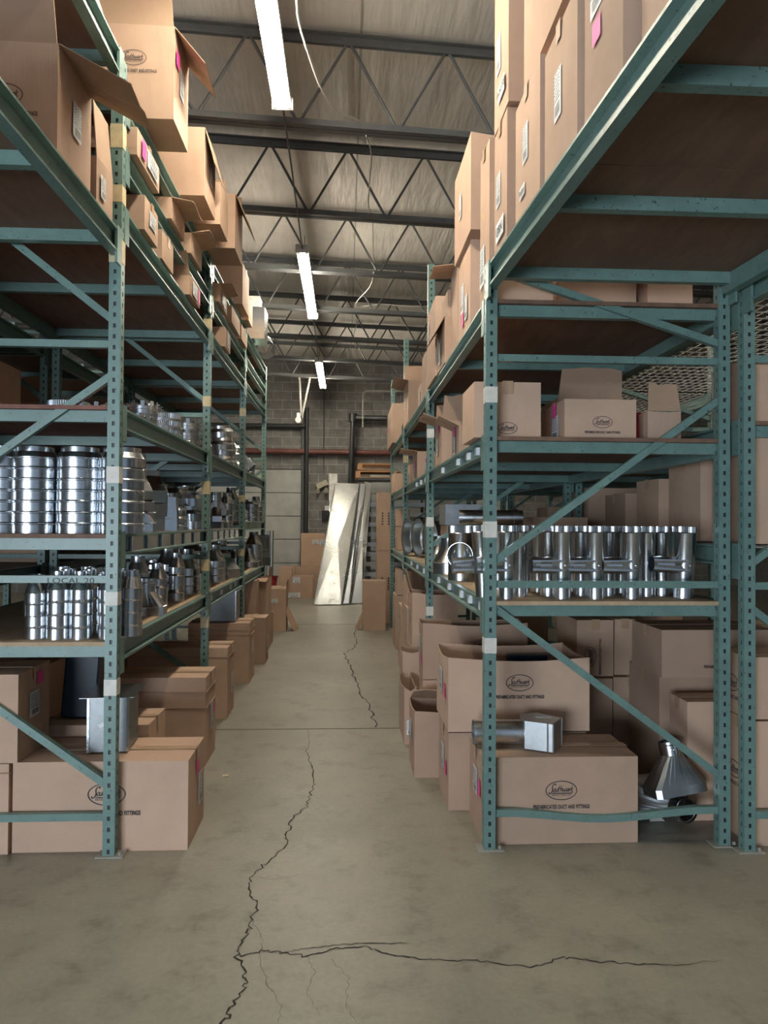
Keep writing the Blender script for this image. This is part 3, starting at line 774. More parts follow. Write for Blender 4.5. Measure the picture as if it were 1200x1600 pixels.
NAMEK = dict(reducer='beaded reducer', small='narrow-necked reducer', tee='branch tee', pipe='straight pipe', bigtee='wide branch tee', boot='rectangular boot', slant='slanted transition', tab='tabbed collar', crimp='crimped collar', elbow='gored elbow', takeoff='round take-off', cone='cone reducer', band='oval reducer')
USED = set()
def put(kind, loc, label, rot=(0, 0, 0), sc_=1.0, group=None):
    if kind not in PROTO: PROTO[kind] = KIND[kind](); o = PROTO[kind]
    else: o = copy_tree(PROTO[kind])
    o.location = loc; o.rotation_euler = rot; o.scale = (sc_,)*3 if not isinstance(sc_, tuple) else sc_
    tag(o, label, CATS[kind], group); return o
def stack(kind, n, x, y, z, step, where, sc_=1.0, group=None, lean=(0, 0), wob=.002, spin=True, jz=0):
    """n nested pieces; where = words that single the stack out"""
    for k in range(n):
        lab = '%s galvanized %s, %s' % (ORD[k] if n > 1 else 'single', NAMEK[kind], where)
        px = x+lean[0]*k*step+random.uniform(-wob, wob); py = y+lean[1]*k*step+random.uniform(-wob, wob)
        put(kind, (px, py, z+.001+k*step), lab, (-lean[1]*.9, lean[0]*.9, random.uniform(0, 6.28) if spin is True else spin), sc_, group)
def SX(px, py, Y): return W(px, py, Y)[0]
def SY(px, X, py=800): return YX(px, py, X)

# ---- left rack, second shelf: tall stacks facing the viewer
g = 'tall reducer stacks on the left rack'
for px, wd in ((6, 'tall stack cut by the left picture edge'), (54, 'first whole tall stack from the left, upper metal shelf'), (124, 'second whole tall stack from the left, upper metal shelf'), (190, 'tall stack partly behind the front left post')):
    stack('reducer', 7, SX(px, 800, 3.66), 3.66, 1.49, .0535, wd, 1.0, g)
for px, wd in ((20, 'leftmost'), (88, 'middle'), (156, 'rightmost')):
    stack('reducer', 6, SX(px, 800, 3.98), 3.98, 1.49, .0535, '%s of the shadowed stacks behind the tall ones' % wd, 1.0, g)
# ---- left rack, lowest shelf: slim stacks
g = 'slim reducer stacks on the lowest left shelf'
for i, (px, Y, n) in enumerate(((57, 3.58, 4), (91, 3.56, 4), (127, 3.56, 4), (172, 3.56, 4), (106, 3.72, 4), (142, 3.72, 4), (189, 3.72, 4), (98, 3.90, 4), (136, 3.90, 4), (171, 3.90, 4), (205, 3.66, 4))):
    row = ['front', 'second', 'third'][0 if Y < 3.6 else 1 if Y < 3.8 else 2]
    nm = {57: 'first', 91: 'second', 127: 'third', 172: 'fourth', 106: 'first', 142: 'second', 189: 'third', 98: 'first', 136: 'second', 171: 'third', 205: 'last'}[px]
    stack('small', n, SX(px, 950, Y), Y, .99, .061 if i else .055, '%s slim stack of the %s row, lowest left shelf' % (nm, row), 1.0, g)
stack('tab', 2, SX(163, 870, 4.55), 4.55, .99, .09, 'back of the lowest left shelf, behind the slim stacks', 1.0)
stack('crimp', 3, SX(170, 860, 4.9), 4.9, .99, .08, 'deep stack in shadow behind the slim stacks', .95)
def aisle(items, z, shelf):
    for kind, n, px, X, step, sc_, lean, wd in items:
        stack(kind, n, X, SY(px, X), z, step, '%s, %s' % (wd, shelf), sc_, None, lean, .003)
N0 = (0, 0)
aisle([('boot', 1, 229, -1.19, .06, .95, N0, 'lying in front by the first post'), ('reducer', 5, 218, -1.52, .055, .62, N0, 'dark stack just right of the first post'),
       ('small', 4, 216, -1.28, .06, 1.2, N0, 'slim stack right behind the first post'), ('small', 3, 248, -1.24, .062, 1.15, N0, 'slim stack at the beam behind the boot'),
       ('reducer', 4, 240, -1.62, .055, .72, N0, 'shadowed stack behind the boot'), ('cone', 4, 262, -1.27, .07, .80, N0, 'cone stack in the middle of bay one'),
       ('cone', 3, 271, -1.56, .07, .95, N0, 'cone stack deeper in bay one'), ('cone', 3, 293, -1.24, .068, 1.05, N0, 'broad cone stack before the second post'),
       ('slant', 1, 308, -1.22, .1, .9, N0, 'beside the second post'), ('cone', 4, 300, -1.55, .07, 1.0, N0, 'shadowed cones near the second post'), ('slant', 1, 355, -1.20, .1, 1.0, N0, 'at the beam in bay two'),
       ('boot', 3, 344, -1.42, .062, 1.2, N0, 'boot stack in bay two'), ('reducer', 4, 362, -1.35, .056, 1.1, N0, 'ring stack in bay two'), ('cone', 1, 389, -1.20, .1, 1.2, N0, 'in the far bay by the third post'),
       ('small', 4, 276, -1.20, .06, 1.15, N0, 'slim stack at the beam in bay one'), ('reducer', 3, 286, -1.40, .055, .85, N0, 'low ring stack mid bay one'),
       ('cone', 3, 336, -1.22, .068, 1.05, N0, 'cone stack just past the second post'), ('cone', 4, 340, -1.65, .068, 1.1, N0, 'shadowed cones past the second post'), ('small', 3, 368, -1.16, .06, 1.2, N0, 'slim stack before the third post'), ('cone', 4, 397, -1.17, .07, 1.15, N0, 'cone stack in the far bay'), ('slant', 2, 403, -1.14, .11, 1.2, N0, 'tall pair at the far post')], .99, 'lowest left shelf')
aisle([('boot', 5, 212, -1.18, .060, .85, N0, 'boot stack right of the first post'), ('slant', 3, 232, -1.24, .090, .85, (.04, 0), 'leaning stack in bay one'), ('boot', 3, 236, -1.50, .062, 1.1, N0, 'boots behind the leaning stack'),
       ('slant', 1, 256, -1.17, .1, .90, N0, 'at the beam in bay one'), ('band', 5, 262, -1.42, .060, 1.0, (.10, 0), 'tilted oval stack in bay one'), ('reducer', 6, 268, -1.72, .055, 1.0, N0, 'shadowed rings in bay one'),
       ('band', 4, 296, -1.27, .062, 1.10, N0, 'broad oval stack before the second post'), ('reducer', 7, 290, -1.62, .055, .95, N0, 'tall rings in shadow before the second post'), ('boot', 3, 336, -1.26, .062, .95, N0, 'boot stack behind the second post'),
       ('band', 4, 347, -1.40, .062, 1.0, (.12, 0), 'tilted oval stack in bay two'), ('cone', 5, 361, -1.26, .062, .95, N0, 'cone stack in bay two'), ('reducer', 3, 276, -1.18, .055, .62, N0, 'small ring stack at the bay one beam'), ('boot', 3, 282, -1.42, .062, 1.0, N0, 'boots behind the small ring stack'),
       ('reducer', 5, 312, -1.24, .055, .85, N0, 'ring stack partly behind the second post'), ('reducer', 5, 245, -1.75, .055, .95, N0, 'rings deep in bay one'), ('reducer', 6, 330, -1.62, .055, 1.0, N0, 'rings deep in bay two'), ('small', 4, 354, -1.17, .06, 1.2, N0, 'slim stack at the beam in bay two'), ('band', 3, 371, -1.30, .062, .8, N0, 'oval rings before the third post'), ('slant', 2, 374, -1.18, .10, .80, N0, 'pair by the third post')], 1.49, 'middle left shelf')
aisle([('reducer', 4, 391, -1.20, .056, 1.05, N0, 'ring stack past the third post'), ('cone', 3, 400, -1.15, .065, .95, N0, 'cones by the last post')], 1.56, 'middle left shelf')
aisle([('tab', 2, 222, -1.17, .075, .82, N0, 'beside the first post'), ('tab', 1, 236, -1.30, .075, .95, N0, 'tilted at the beam'), ('crimp', 3, 256, -1.19, .050, .98, N0, 'ring pile in bay one'),
       ('tab', 3, 292, -1.20, .075, .95, N0, 'tabbed pile before the second post'), ('crimp', 4, 286, -1.50, .050, 1.0, N0, 'shadowed ring pile in bay one'), ('cone', 2, 316, -1.25, .07, .8, N0, 'right at the second post'), ('reducer', 4, 303, -1.30, .055, .80, N0, 'ring stack before the second post'), ('crimp', 3, 272, -1.34, .05, .8, N0, 'small ring pile deeper in bay one'), ('cone', 3, 360, -1.42, .065, 1.0, N0, 'cones between the leaning towers'),
       ('reducer', 6, 350, -1.19, .057, 1.15, (-.10, -.12), 'leaning tower of rings in bay two'), ('reducer', 5, 368, -1.22, .056, .95, (-.12, 0), 'second leaning tower in bay two'), ('boot', 2, 339, -1.45, .065, 1.2, N0, 'boots in shadow behind the second post'),
       ('small', 2, 388, -1.2, .06, 1.4, N0, 'by the third post')], 2.09, 'third left shelf')
stack('crimp', 1, SX(108, 640, 3.75), 3.75, 2.09, .05, 'lying flat on the third left shelf facing the viewer', .9)
stack('tab', 1, SX(152, 640, 3.85), 3.85, 2.09, .05, 'spiky ring on the third left shelf left of the first post', .78)
stack('tab', 1, SX(120, 640, 4.35), 4.35, 2.09, .05, 'spiky ring at the back of the third left shelf', .8)
# square duct pieces tilted at the far end of the third shelf
for k, (dx, ang) in enumerate(((0, 40), (.06, 46))):
    mb = MB(); a, b, L_ = .10, .065, .34
    for s in (-1, 1): mb.box(-a, a, s*b-.001, s*b+.001, 0, L_); mb.box(s*a-.001, s*a+.001, -b, b, 0, L_)
    mb.box(-a-.008, a+.008, -b-.008, b+.008, .30, .302)
    o = mb.build('square_duct', M['galv'], None, (-1.22+dx, 8.3+k*.55, 2.17), (0, R(-ang), 0)); tag(o, ['nearer', 'farther'][k]+' shiny square duct tilted toward the aisle, third left shelf', 'duct')
# ---- right rack, lowest shelf: pipe tees
TEES = [(792, 3.575, 'tee', 0, 'first in the front row, stub behind the post'), (878, 3.575, 'tee', 0, 'second in the front row, stub pointing left'),
        (930, 3.575, 'tee', 0, 'third in the front row, without bright crimp'), (987, 3.575, 'tee', 0, 'fourth in the front row, in the middle'), (1068, 3.60, 'tee', 0, 'last on the right of the front row, dark open stub')]
for px, Y, k_, rz, wd in TEES:
    o = put(k_, (SX(px, 880, Y), Y, 1.181), 'upright galvanized pipe tee, '+wd, (0, R(2.5) if px > 1060 else 0, rz), (1.0 if px < 1060 else 1.12, 1.0, 1.0), 'pipe tees on the right rack')
for px, Y, k_, wd in ((757, 3.68, 'tee', 'leaning just left of the front right post'), (1010, 3.70, 'pipe', 'between the fourth and last front tees'), (857, 3.72, 'pipe', 'left of the second front tee'), (908, 3.74, 'pipe', 'left of the third front tee'),
                      (951, 3.74, 'pipe', 'right of the third front tee'), (1034, 3.74, 'pipe', 'dark pipe left of the last front tee'), (812, 3.70, 'pipe', 'right of the first front tee'), (970, 3.90, 'pipe', 'shadowed behind the fourth front tee'),
                      (840, 3.95, 'tee', 'second row, stub toward the first front tee'), (895, 3.98, 'tee', 'second row, behind the second front tee'), (1045, 3.92, 'pipe', 'second row at the right end'), (925, 4.15, 'pipe', 'third row behind the third front tee'),
                      (780, 4.10, 'pipe', 'third row behind the front post'), (825, 4.30, 'pipe', 'third row left'), (865, 4.32, 'pipe', 'third row middle left'), (985, 4.20, 'pipe', 'third row middle right'), (760, 4.25, 'pipe', 'third row left of the post')):
    o = put(k_, (SX(px, 880, Y), Y, 1.181), 'upright galvanized %s, %s' % ({'tee': 'pipe tee', 'pipe': 'pipe'}[k_], wd), (0, R(-4) if px == 757 else 0, 0), 1.0, 'pipe tees on the right rack')
for px, Y, wd in ((721, 4.75, 'with a round opening facing the viewer, left of the front right post'), (748, 5.15, 'behind the one with the round opening')):
    put('bigtee', (SX(px, 860, Y), Y, 1.181), 'wide galvanized tee '+wd, (0, 0, R(-12)), 1.0, 'wide tees on the right rack')
for k, (X, Y) in enumerate(((.775, 7.80), (.70, 8.22), (.84, 7.25))):
    put('takeoff', (X-.0, Y, 1.18+.217), ['second', 'farthest', 'nearest'][k]+' large round take-off lying with its mouth to the aisle, right rack', (R(-90), 0, R(-74)), .95, 'large take-offs on the right rack')
for k, (px, Y) in enumerate(((690, 5.4), (700, 5.7), (676, 6.3), (684, 6.5))):
    put('cone', (SX(px, 860, Y)+.06, Y, 1.181), ['first', 'second', 'third', 'fourth'][k]+' loose cone reducer behind the wide tees, counted from the front', (0, 0, 0), 1.3)
mb = MB(); mb.shell([(.050, 0), (.050, .36), (.056, .362), (.056, .385), (.049, .386), (.049, .42)], .001, 30)
o = mb.build('round_pipe', M['galv'], None, (.76, 4.86, 1.592), (0, R(90), R(-8))); tag(o, 'round galvanized pipe lying across the tops of the wide tees', 'pipe')
mb = MB(); a, b = .21, .085
for s in (-1, 1): mb.box(-a, a, s*.2-.001, s*.2+.001, 0, .17); mb.box(s*a-.001, s*a+.001, -.2, .2, 0, .17)
mb.box(-a-.015, a+.015, -.215, .215, .17, .172)
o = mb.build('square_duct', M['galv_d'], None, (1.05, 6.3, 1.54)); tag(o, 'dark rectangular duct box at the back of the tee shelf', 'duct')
mb = MB(); mb.box(-.2, .2, -.2, .2, 0, .355); o = mb.build('cardboard_box', M['card'], None, (1.05, 6.3, 1.182), bevel=.003); tag(o, 'low dark carton carrying the rectangular duct box on the tee shelf', 'box')
# long duct with open end on the dolly-top carton (right front)
mb = MB(); mb.shell([(.062, 0), (.062, .27), (.064, .272), (.062, .274)], .001, 36, 0, Matrix.Rotation(R(90), 4, 'Y'))
hd = mb.build('boot_with_pipe', M['galv'], None, (.655, 3.70, .491), (0, 0, R(-3))); tag(hd, 'galvanized pipe with a boxy end lying on the front right carton', 'duct fitting')
b = MB(); fp = [(.25, -.065), (.375, -.125), (.45, 0.0), (.345, .10), (.25, .065)]
vs = [(x, y, -.064) for x, y in fp]+[(x, y, .074) for x, y in fp]; b.add(vs, [(4, 3, 2, 1, 0), (5, 6, 7, 8, 9)]+[(k, (k+1) % 5, 5+(k+1) % 5, 5+k) for k in range(5)])
b.bar((.352, -.119, -.064), (.352, -.119, .074), .004, .010); b.bar((.378, -.124, -.064), (.378, -.124, .074), .006, .006); b.bar((.45, 0, -.064), (.45, 0, .074), .006, .006)
b.build('boxy_end', M['galv_d'], hd)
b = MB(); b.box(.32, .40, .0, .03, .0745, .0758); g2 = b.build('paper_label', M['label'], hd)
# crumpled boots on the floor at the right rear post
def floor_boot(loc, rot, label, s):
    mb = MB(); loft(mb, [ring_r(.16, .10, 0), ring_r(.16, .10, .05)]); loft(mb, [ring_r(.16, .10, .05), ring_c(.06, .22, cx=.02)])
    o = mb.build('register_boot', M['galv_d'], None, loc, rot); m2 = MB(); m2.shell([(.061, .215), (.061, .275), (.064, .278), (.061, .281), (.061, .295)], .001, 32, 0, Matrix.Translation((.02, 0, 0)))
    m2.build('round_collar', M['galv'], o); m3 = MB()
    for k in range(3): m3.tube([(.02-.062*math.cos(R(70+k*14)), -.062*math.sin(R(70+k*14)), .25), (.02-.066*math.cos(R(70+k*14)), -.066*math.sin(R(70+k*14)), .25)], .004, 8)
    m3.build('rivets', M['seam'], o); o.scale = (s,)*3; return tag(o, label, 'duct boot')
floor_boot((1.69, 3.66, .185), (R(-10), R(-7), R(6)), 'dull metal boot on top of the pair piled on the floor at the right', .86)
floor_boot((1.62, 3.87, .107), (R(88), R(3), R(17)), 'dull metal boot lying on the floor with its round mouth toward the viewer', 1.0)
# ------------------------------------------------------------------ cartons: right side
LB1, LB2 = (.075, .10), (.06, .09)
carton('open-lidded pinkish carton at the front right post, metal pipe on it', .672, 1.435, 3.515, 3.89, 0, .418, logo=('F', .50, .62, .155), lab=('L', .55, .62, .105, .13), pink=('L', .85, .60, .05, .08), jit=.004)
R3 = carton('carton under the wide open carton at the front right, sticking into the aisle', .565, 1.32, 3.94, 4.34, 0, .417, lab=('L', .55, .60, .10, .13, 2), pink=('L', .84, .50, .05, .08))
R2 = carton('wide open-topped carton stacked second up behind the front right post', .560, 1.335, 3.93, 4.42, .425, .825, top='open', lip=.028, logo=('F', .50, .66, .150), lab=('L', .5, .60, .11, .13, 3), pink=('L', .82, .50, .05, .09))
mb = MB(); mb.box(-.12, .12, -.03, .03, 0, .34); o = mb.build('plastic_case', M['blue'], None, (1.08, 4.30, .435), bevel=.006); tag(o, 'dark blue plastic case inside the wide open carton', 'case')
carton('narrow open carton in the aisle beyond the wide open carton', .428, .86, 4.45, 4.80, 0, .405, top='open', lip=.012, flaps='B', fang={'B': -60}, lab=('L', .55, .62, .10, .14, 2))
carton('thin bowed carton standing at the aisle beside the narrow open one', .42, .505, 5.12, 5.62, 0, .40, top='open', lip=.03, lab=('F', .5, .3, .05, .10), tilty=R(0))
carton('taller thin carton behind the bowed one at the right aisle edge', .45, .60, 5.66, 5.93, 0, .56, top='open', lip=.02)
carton('carton supporting the half-shaded printed carton, right rack floor', .525, 1.22, 4.86, 5.10, 0, .505)
carton('half-shaded printed carton behind the wide open carton, second up', .520, 1.225, 4.85, 5.11, .512, .885, top='open', lip=.02, logo=('F', .58, .62, .13), lab=('L', .5, .6, .09, .13, 2), pink=('L', .8, .35, .05, .07))
carton('lower carton in the right aisle row past the second post', .60, 1.02, 6.55, 7.0, 0, .42, lab=('L', .5, .6, .10, .14))
carton('upper open carton past the second right post with a torn edge', .605, 1.02, 6.56, 7.0, .428, .93, top='open', lip=.03, flaps='L', fang={'L': 15}, lab=('L', .5, .55, .10, .14, 3))
carton('carton on the floor between second and third right posts', .62, 1.0, 7.25, 7.7, 0, .70, lab=('L', .5, .6, .09, .13))
carton('closed carton with a white label beside the third right post', .615, 1.0, 8.0, 8.40, 0, .64, lab=('L', .4, .62, .10, .14))
carton('small lit carton past the third right post at aisle edge', .62, 1.0, 8.95, 9.5, 0, .66, lab=('L', .5, .6, .10, .14, 2))
carton('carton stacked on the small lit carton near the right rack end', .64, 1.0, 8.97, 9.4, .67, .98, top='open', lip=.02)
mb = MB(); mb.box(-.006, .006, -.28, .28, 0, .98); o = mb.build('cardboard_sheet', M['card'], None, (.60, 7.45+.35, 0), (0, R(3), 0)); tag(o, 'flat cardboard sheet standing upright against the third right post boxes', 'cardboard')
carton('tall narrow carton standing in the aisle at the end of the right rack', .255, .585, 10.55, 10.85, 0, .715, lab=None)
mb = MB(); mb.box(-.004, .004, -.12, .12, 0, .30); o = mb.build('cardboard_flap', M['card_in'], None, (.17, 10.68, .001), (0, R(24), R(8))); tag(o, 'loose brown cardboard flap leaning on the tall narrow carton, right', 'cardboard')
for k, (y0, z0, z1) in enumerate(((11.3, 0, 1.12), (11.32, 1.125, 2.03))):
    o = carton(['lower', 'upper'][k]+' bundle of flat folded cartons standing past the right rack end', .50, .74, y0, y0+.6, z0, z1, lab=None, name='carton_bundle', tape=False)
    m2 = MB(); vs, fs = text_mesh('THIS SIDE UP', .10); m2.add([(r, p, -q) if 0 else (r, q, p) for p, q, r in vs], fs); m2 = None
    for j in range(2):
        mm = MB()
        for q in range(5): mm.box(-.012, .012, -.0015, 0, -.10+q*.042, -.075+q*.042)
        t_ = mm.build('printed_marks', M['print'], o); on_face(t_, o, 'F', -.12, .12, -.3, .3, (z1-z0)*.55, .3+.4*j, 1, 1, .009)
# shaded cartons under and behind the right rack
carton('dark wide carton deep under the right rack, base of the shaded pile', 1.28, 1.72, 4.62, 5.1, 0, .56, logo=('F', .3, .5, .12))
carton('dark carton on the shaded pile under the right rack, sideways oval print', 1.50, 1.74, 4.66, 5.1, .567, .93, logo=('F', .35, .35, .13, 1))
carton('slim dark carton at the right of the shaded pile', 1.76, 1.90, 4.70, 5.1, .567, .93) 
carton('plain carton below the slim dark one in the shaded pile', 1.74, 1.98, 4.66, 5.1, 0, .56)
carton('brown carton beneath the large overhanging printed carton, right rear', 1.79, 2.50, 4.08, 4.52, 0, .69)
carton('large overhanging printed carton behind the right rear post', 1.76, 2.62, 3.98, 4.40, .70, .965, logo=('F', .42, .5, .14))
carton('plain carton beside the floor boots behind the right rear post', 1.80, 2.20, 3.76, 3.97, 0, .62)
carton('lower printed carton between the two right rear posts', 1.965, 2.60, 3.45, 3.72, 0, .60, logo=('L', .5, .55, .14), top='closed')
carton('upper printed carton between the two right rear posts', 1.955, 2.62, 3.45, 3.73, .61, .91, logo=('L', .5, .5, .14))
carton('tall plain carton high at the right picture edge', 1.985, 2.60, 3.46, 3.86, 1.46, 2.38)
carton('shaded carton under the back rack mesh shelf, right edge', 2.0, 2.6, 3.9, 4.4, 1.0, 1.35) if 0 else None
carton('half-lit carton behind the tees, largest on the mesh shelf', 1.97, 2.34, 4.50, 4.85, 1.46, 1.84)
carton('dark tall carton right of the half-lit one on the mesh shelf', 1.99, 2.5, 4.0, 4.4, 1.46, 1.93)
carton('low carton left of the half-lit one on the mesh shelf', 1.97, 2.45, 5.05, 5.45, 1.46, 1.77)
carton('dark carton farther along the mesh shelf behind the tees', 1.99, 2.5, 6.1, 6.6, 1.46, 1.86)
carton('lit little carton far along the mesh shelf behind the tees', 1.99, 2.4, 7.1, 7.5, 1.46, 1.72, top='open')
carton('dark carton deep on the tee shelf of the right rack', 1.35, 1.75, 5.2, 5.6, 1.19, 1.60, top='open')
carton('carton low under the tee shelf seen between the back posts', 2.0, 2.5, 5.3, 5.8, 0, .95, logo=('F', .3, .8, .14))
carton('shadowed carton far under the right rack in bay two', 1.3, 1.8, 6.4, 6.9, 0, .75)
carton('shadowed carton stacked far under the right rack in bay two', 1.3, 1.8, 6.45, 6.9, .76, 1.02)
# right rack second shelf
fbox('tall printed carton at the front post on the second right shelf', 741, 845, 597, 3.56, .36, 1.975, logo=('F', .49, .17, .098))
fbox('long low printed carton in the middle of the second right shelf', 882, 994, 624, 3.56, .34, 1.975, logo=('F', .52, .42, .10), lab=('L', .6, .35, .12, .12), pink=('L', .55, .80, .07, .07))
fbox('open carton with a tall standing lid, right end of the second shelf', 1012, 1064, 642, 3.62, .30, 1.975, top='open', flaps='F', fang={'F': -8}, lip=.01)
carton('dark carton behind the open-lidded one, second right shelf', 1.22, 1.6, 4.15, 4.5, 1.975, 2.28, top='open', flaps='F', fang={'F': 12})
mb = MB(); mb.box(0, .1, 0, .2, 0, .16); o = mb.build('storage_bin', M['red'], None, (1.50, 3.72, 1.975), bevel=.006); tag(o, 'dark red bin just left of the tall standing lid', 'bin') if 0 else tag(o, 'dark red bin beside the tall standing lid', 'bin')
abox('open carton with wide flaps in the aisle side of bay one, second right shelf', .69, 717, 706, 665, 1.975, .28, top='open', flaps='LR', fang={'L': 62, 'R': 20}, lab=('L', .5, .4, .10, .12, 2), pink=('L', .6, .85, .07, .06))
abox('taller open carton with raised flaps behind the wide-flapped one', .69, 690, 680, 657, 1.975, .30, top='open', flaps='LBF', fang={'L': 70, 'B': 10, 'F': 15}, lab=('L', .5, .45, .10, .12), pink=('L', .7, .85, .07, .06))
abox('closed carton with pink sticker past the second post, second right shelf', .69, 652, 645, 705, 1.975, .32, top='open', flaps='L', fang={'L': 80}, lab=('L', .5, .4, .10, .12), pink=('L', .8, .5, .06, .10))
carton('small carton before the pink-stickered one, second right shelf', .70, .85, 6.22, 6.42, 1.975, 2.12, lab=('L', .5, .4, .08, .10), pink=('L', .6, .85, .07, .03))
carton('small lit carton by the third post, second right shelf', .69, .9, 7.85, 8.15, 1.975, 2.19, lab=('L', .5, .4, .10, .10))
carton('last pair of cartons on the second right shelf, nearer', .66, .95, 9.75, 10.15, 1.975, 2.22)
carton('last pair of cartons on the second right shelf, farther', .66, .95, 10.2, 10.6, 1.975, 2.25)
mb = MB(); vs = []; n = 10
for k in range(n+1):
    t = k/n; vs += [(-.17+.34*t, -.36, .05*math.sin(PI*t)), (-.17+.34*t, .36, .05*math.sin(PI*t)), (-.17+.34*t, .36, .05*math.sin(PI*t)+.002), (-.17+.34*t, -.36, .05*math.sin(PI*t)+.002)]
mb.add(vs, [(4*k+i, 4*k+(i+1) % 4, 4*k+4+(i+1) % 4, 4*k+4+i) for k in range(n) for i in range(4)], 0, True)
o = mb.build('sheet_metal', M['galv_d'], None, (.72, 9.05, 2.15), (0, R(52), R(4))); tag(o, 'curved galvanized sheet leaning out of the second right shelf, far bay', 'sheet metal')
# tee shelf far bay
carton('lit carton at the far end of the tee shelf', .70, .88, 9.9, 10.3, 1.185, 1.50, lab=('L', .5, .5, .08, .10))
carton('carton stacked at the far end of the tee shelf', .70, .88, 9.92, 10.3, 1.51, 1.74)
# right rack top shelf, bays one to three
abox('slim carton with two labels at the end of the front right post, top shelf', .70, 765, 751, 215, 2.635, .32, lab=[('L', .4, .28, .12, .20, 2)], pink=('L', .55, .58, .02, .02, 'yellow'))
abox('tall carton with open flap, second along the right top shelf', .695, 735, 717, 362, 2.635, .33, lab=[('L', .45, .45, .10, .17), ('L', .75, .30, .09, .14, 3)], pink=('L', .5, .22, .06, .08))
abox('leaning open carton on top of the second carton, right top shelf', .672, 736, 711, 205, 3.16, .30, top='open', lip=.03, lab=('L', .45, .5, .08, .15), tape=False)
abox('open carton with a flap reaching into the aisle, right top shelf', .70, 715, 705, 412, 2.635, .33, top='open', flaps='L', fang={'L': 98})
abox('low carton with dark open side, right top shelf', .66, 695, 682.5, 494, 2.635, .33, top='open', flaps='L', fang={'L': 150}, lab=('L', .5, .35, .10, .15))
carton('taped carton lying across the low one, right top shelf', .68, .98, 4.88, 5.2, 2.935, 3.13)
abox('tall bent carton hiding the second right post, top shelf', .650, 680.5, 667.5, 462, 2.635, .33, top='closed', lab=('L', .3, .7, .09, .17))
carton('small carton on top of the tall bent one, right top shelf', .60, .66, 5.0, 5.6, 3.17, 3.33) if 0 else None
abox('narrow carton just past the second right post, top shelf', .665, 665.5, 659.5, 548, 2.635, .30)
carton('low open carton in bay two of the right top shelf', .70, 1.0, 6.65, 7.1, 2.635, 2.86, top='open', lab=('L', .5, .5, .08, .12))
abox('upright carton with spread flaps before the third right post, top shelf', .66, 638, 630.5, 594, 2.635, .33, top='open', flaps='LB', fang={'L': 80, 'B': 0}, lab=('L', .5, .6, .10, .18))
abox('last carton on the right top shelf, label and pink sticker', .62, 613, 605.5, 630, 2.635, .30, lab=('L', .5, .68, .12, .20), pink=('L', .55, .42, .08, .06))
mb = MB(); mb.box(0, .16, 0, .3, 0, .18); o = mb.build('storage_bin', M['black'], None, (.72, 9.15, 2.635), bevel=.006); tag(o, 'black bin beside the last carton on the right top shelf', 'bin')
carton('long plain carton deep on the right top shelf under the bridging deck', 1.10, 1.52, 3.75, 4.15, 2.635, 2.98)
carton('lit small carton seen through the gap at the right rear post, top shelf', 1.56, 1.80, 3.70, 4.0, 2.635, 2.90)
# bridging deck on the right
carton('lower carton above the front right post, small word card', .700, 1.2, 3.16, 3.43, 2.785, 3.39, lab=('L', .45, .50, .09, .15), word=('L', .58, .18, .055, 'GRN'))
carton('upper carton above the front right post, large word card', .698, 1.2, 3.13, 3.43, 3.40, 4.15, lab=('L', .42, .42, .09, .17), word=('L', .62, .16, .048, 'WHITE'))
carton('carton with a handwritten card, right bridging deck', .715, 1.2, 2.67, 3.06, 2.785, 3.31, lab=('L', .5, .55, .085, .15), word=('L', .38, .22, .03, 'fitting'))
carton('carton with one white label in the middle of the right bridging deck', .728, 1.2, 2.27, 2.65, 2.785, 3.28, lab=('L', .5, .5, .08, .17, 2))
carton('carton with label and pink sticker, right bridging deck', .745, 1.3, 1.93, 2.25, 2.785, 3.35, lab=('L', .40, .66, .10, .15), pink=('L', .42, .42, .07, .07))
carton('carton above the middle ones on the right bridging deck', .735, 1.2, 2.28, 3.0, 3.36, 3.9)
carton('nearest carton on the right bridging deck, cut by the top edge', .785, 1.4, 1.35, 1.90, 2.785, 3.45)
# ------------------------------------------------------------------ cartons: left side
carton('large printed carton at the front left post on the floor', -1.545, -.735, 3.515, 3.90, 0, .420, logo=('F', .535, .64, .175), lab=('R', .65, .5, .10, .16), pink=('R', .45, .80, .06, .07), jit=.004)
carton('plain carton at the left picture edge on the floor', -2.25, -1.557, 3.50, 3.88, 0, .418, crease=(.9,))
carton('carton with shipping label and pink sticker stacked at the left edge', -2.2, -1.515, 3.49, 3.85, .425, .835, lab=('R', .45, .58, .11, .12, 2), pink=('R', .62, .86, .07, .06))
carton('low carton right behind the sheet-metal plenum, left floor', -1.6, -1.035, 3.95, 4.30, 0, .472)
carton('wide carton half in sun behind the front left post', -1.68, -.880, 4.70, 5.06, 0, .562, crease=(.84, .66), lab=('R', .5, .5, .10, .18), pink=('R', .75, .55, .05, .06))
carton('taped carton at the second left post', -1.7, -.925, 5.84, 6.2, 0, .555, crease=(.87,), lab=('R', .5, .45, .09, .16))
carton('carton carrying the dark duct box, left aisle side', -1.50, -.918, 7.1, 7.5, 0, .578, crease=(.88, .80), lab=('R', .45, .55, .10, .13))
carton('slim carton past the third left post, lower one', -1.15, -.87, 8.1, 8.42, 0, .50, lab=('R', .4, .4, .10, .2))
carton('tall carton behind the slim one, left aisle side', -1.35, -1.03, 8.5, 8.82, 0, .875)
carton('tall open carton past the third left post', -1.2, -.93, 8.95, 9.30, 0, .87, top='open', flaps='FR', fang={'F': 100, 'R': 5})
carton('smallest carton by the last left post', -1.12, -.935, 9.36, 9.60, 0, .40)
carton('open carton with white label at the end of the left row', -1.07, -.84, 10.5, 10.85, 0, .60, top='open', flaps='RF', fang={'R': 4, 'F': -80}, lab=('F', .25, .72, .10, .06))
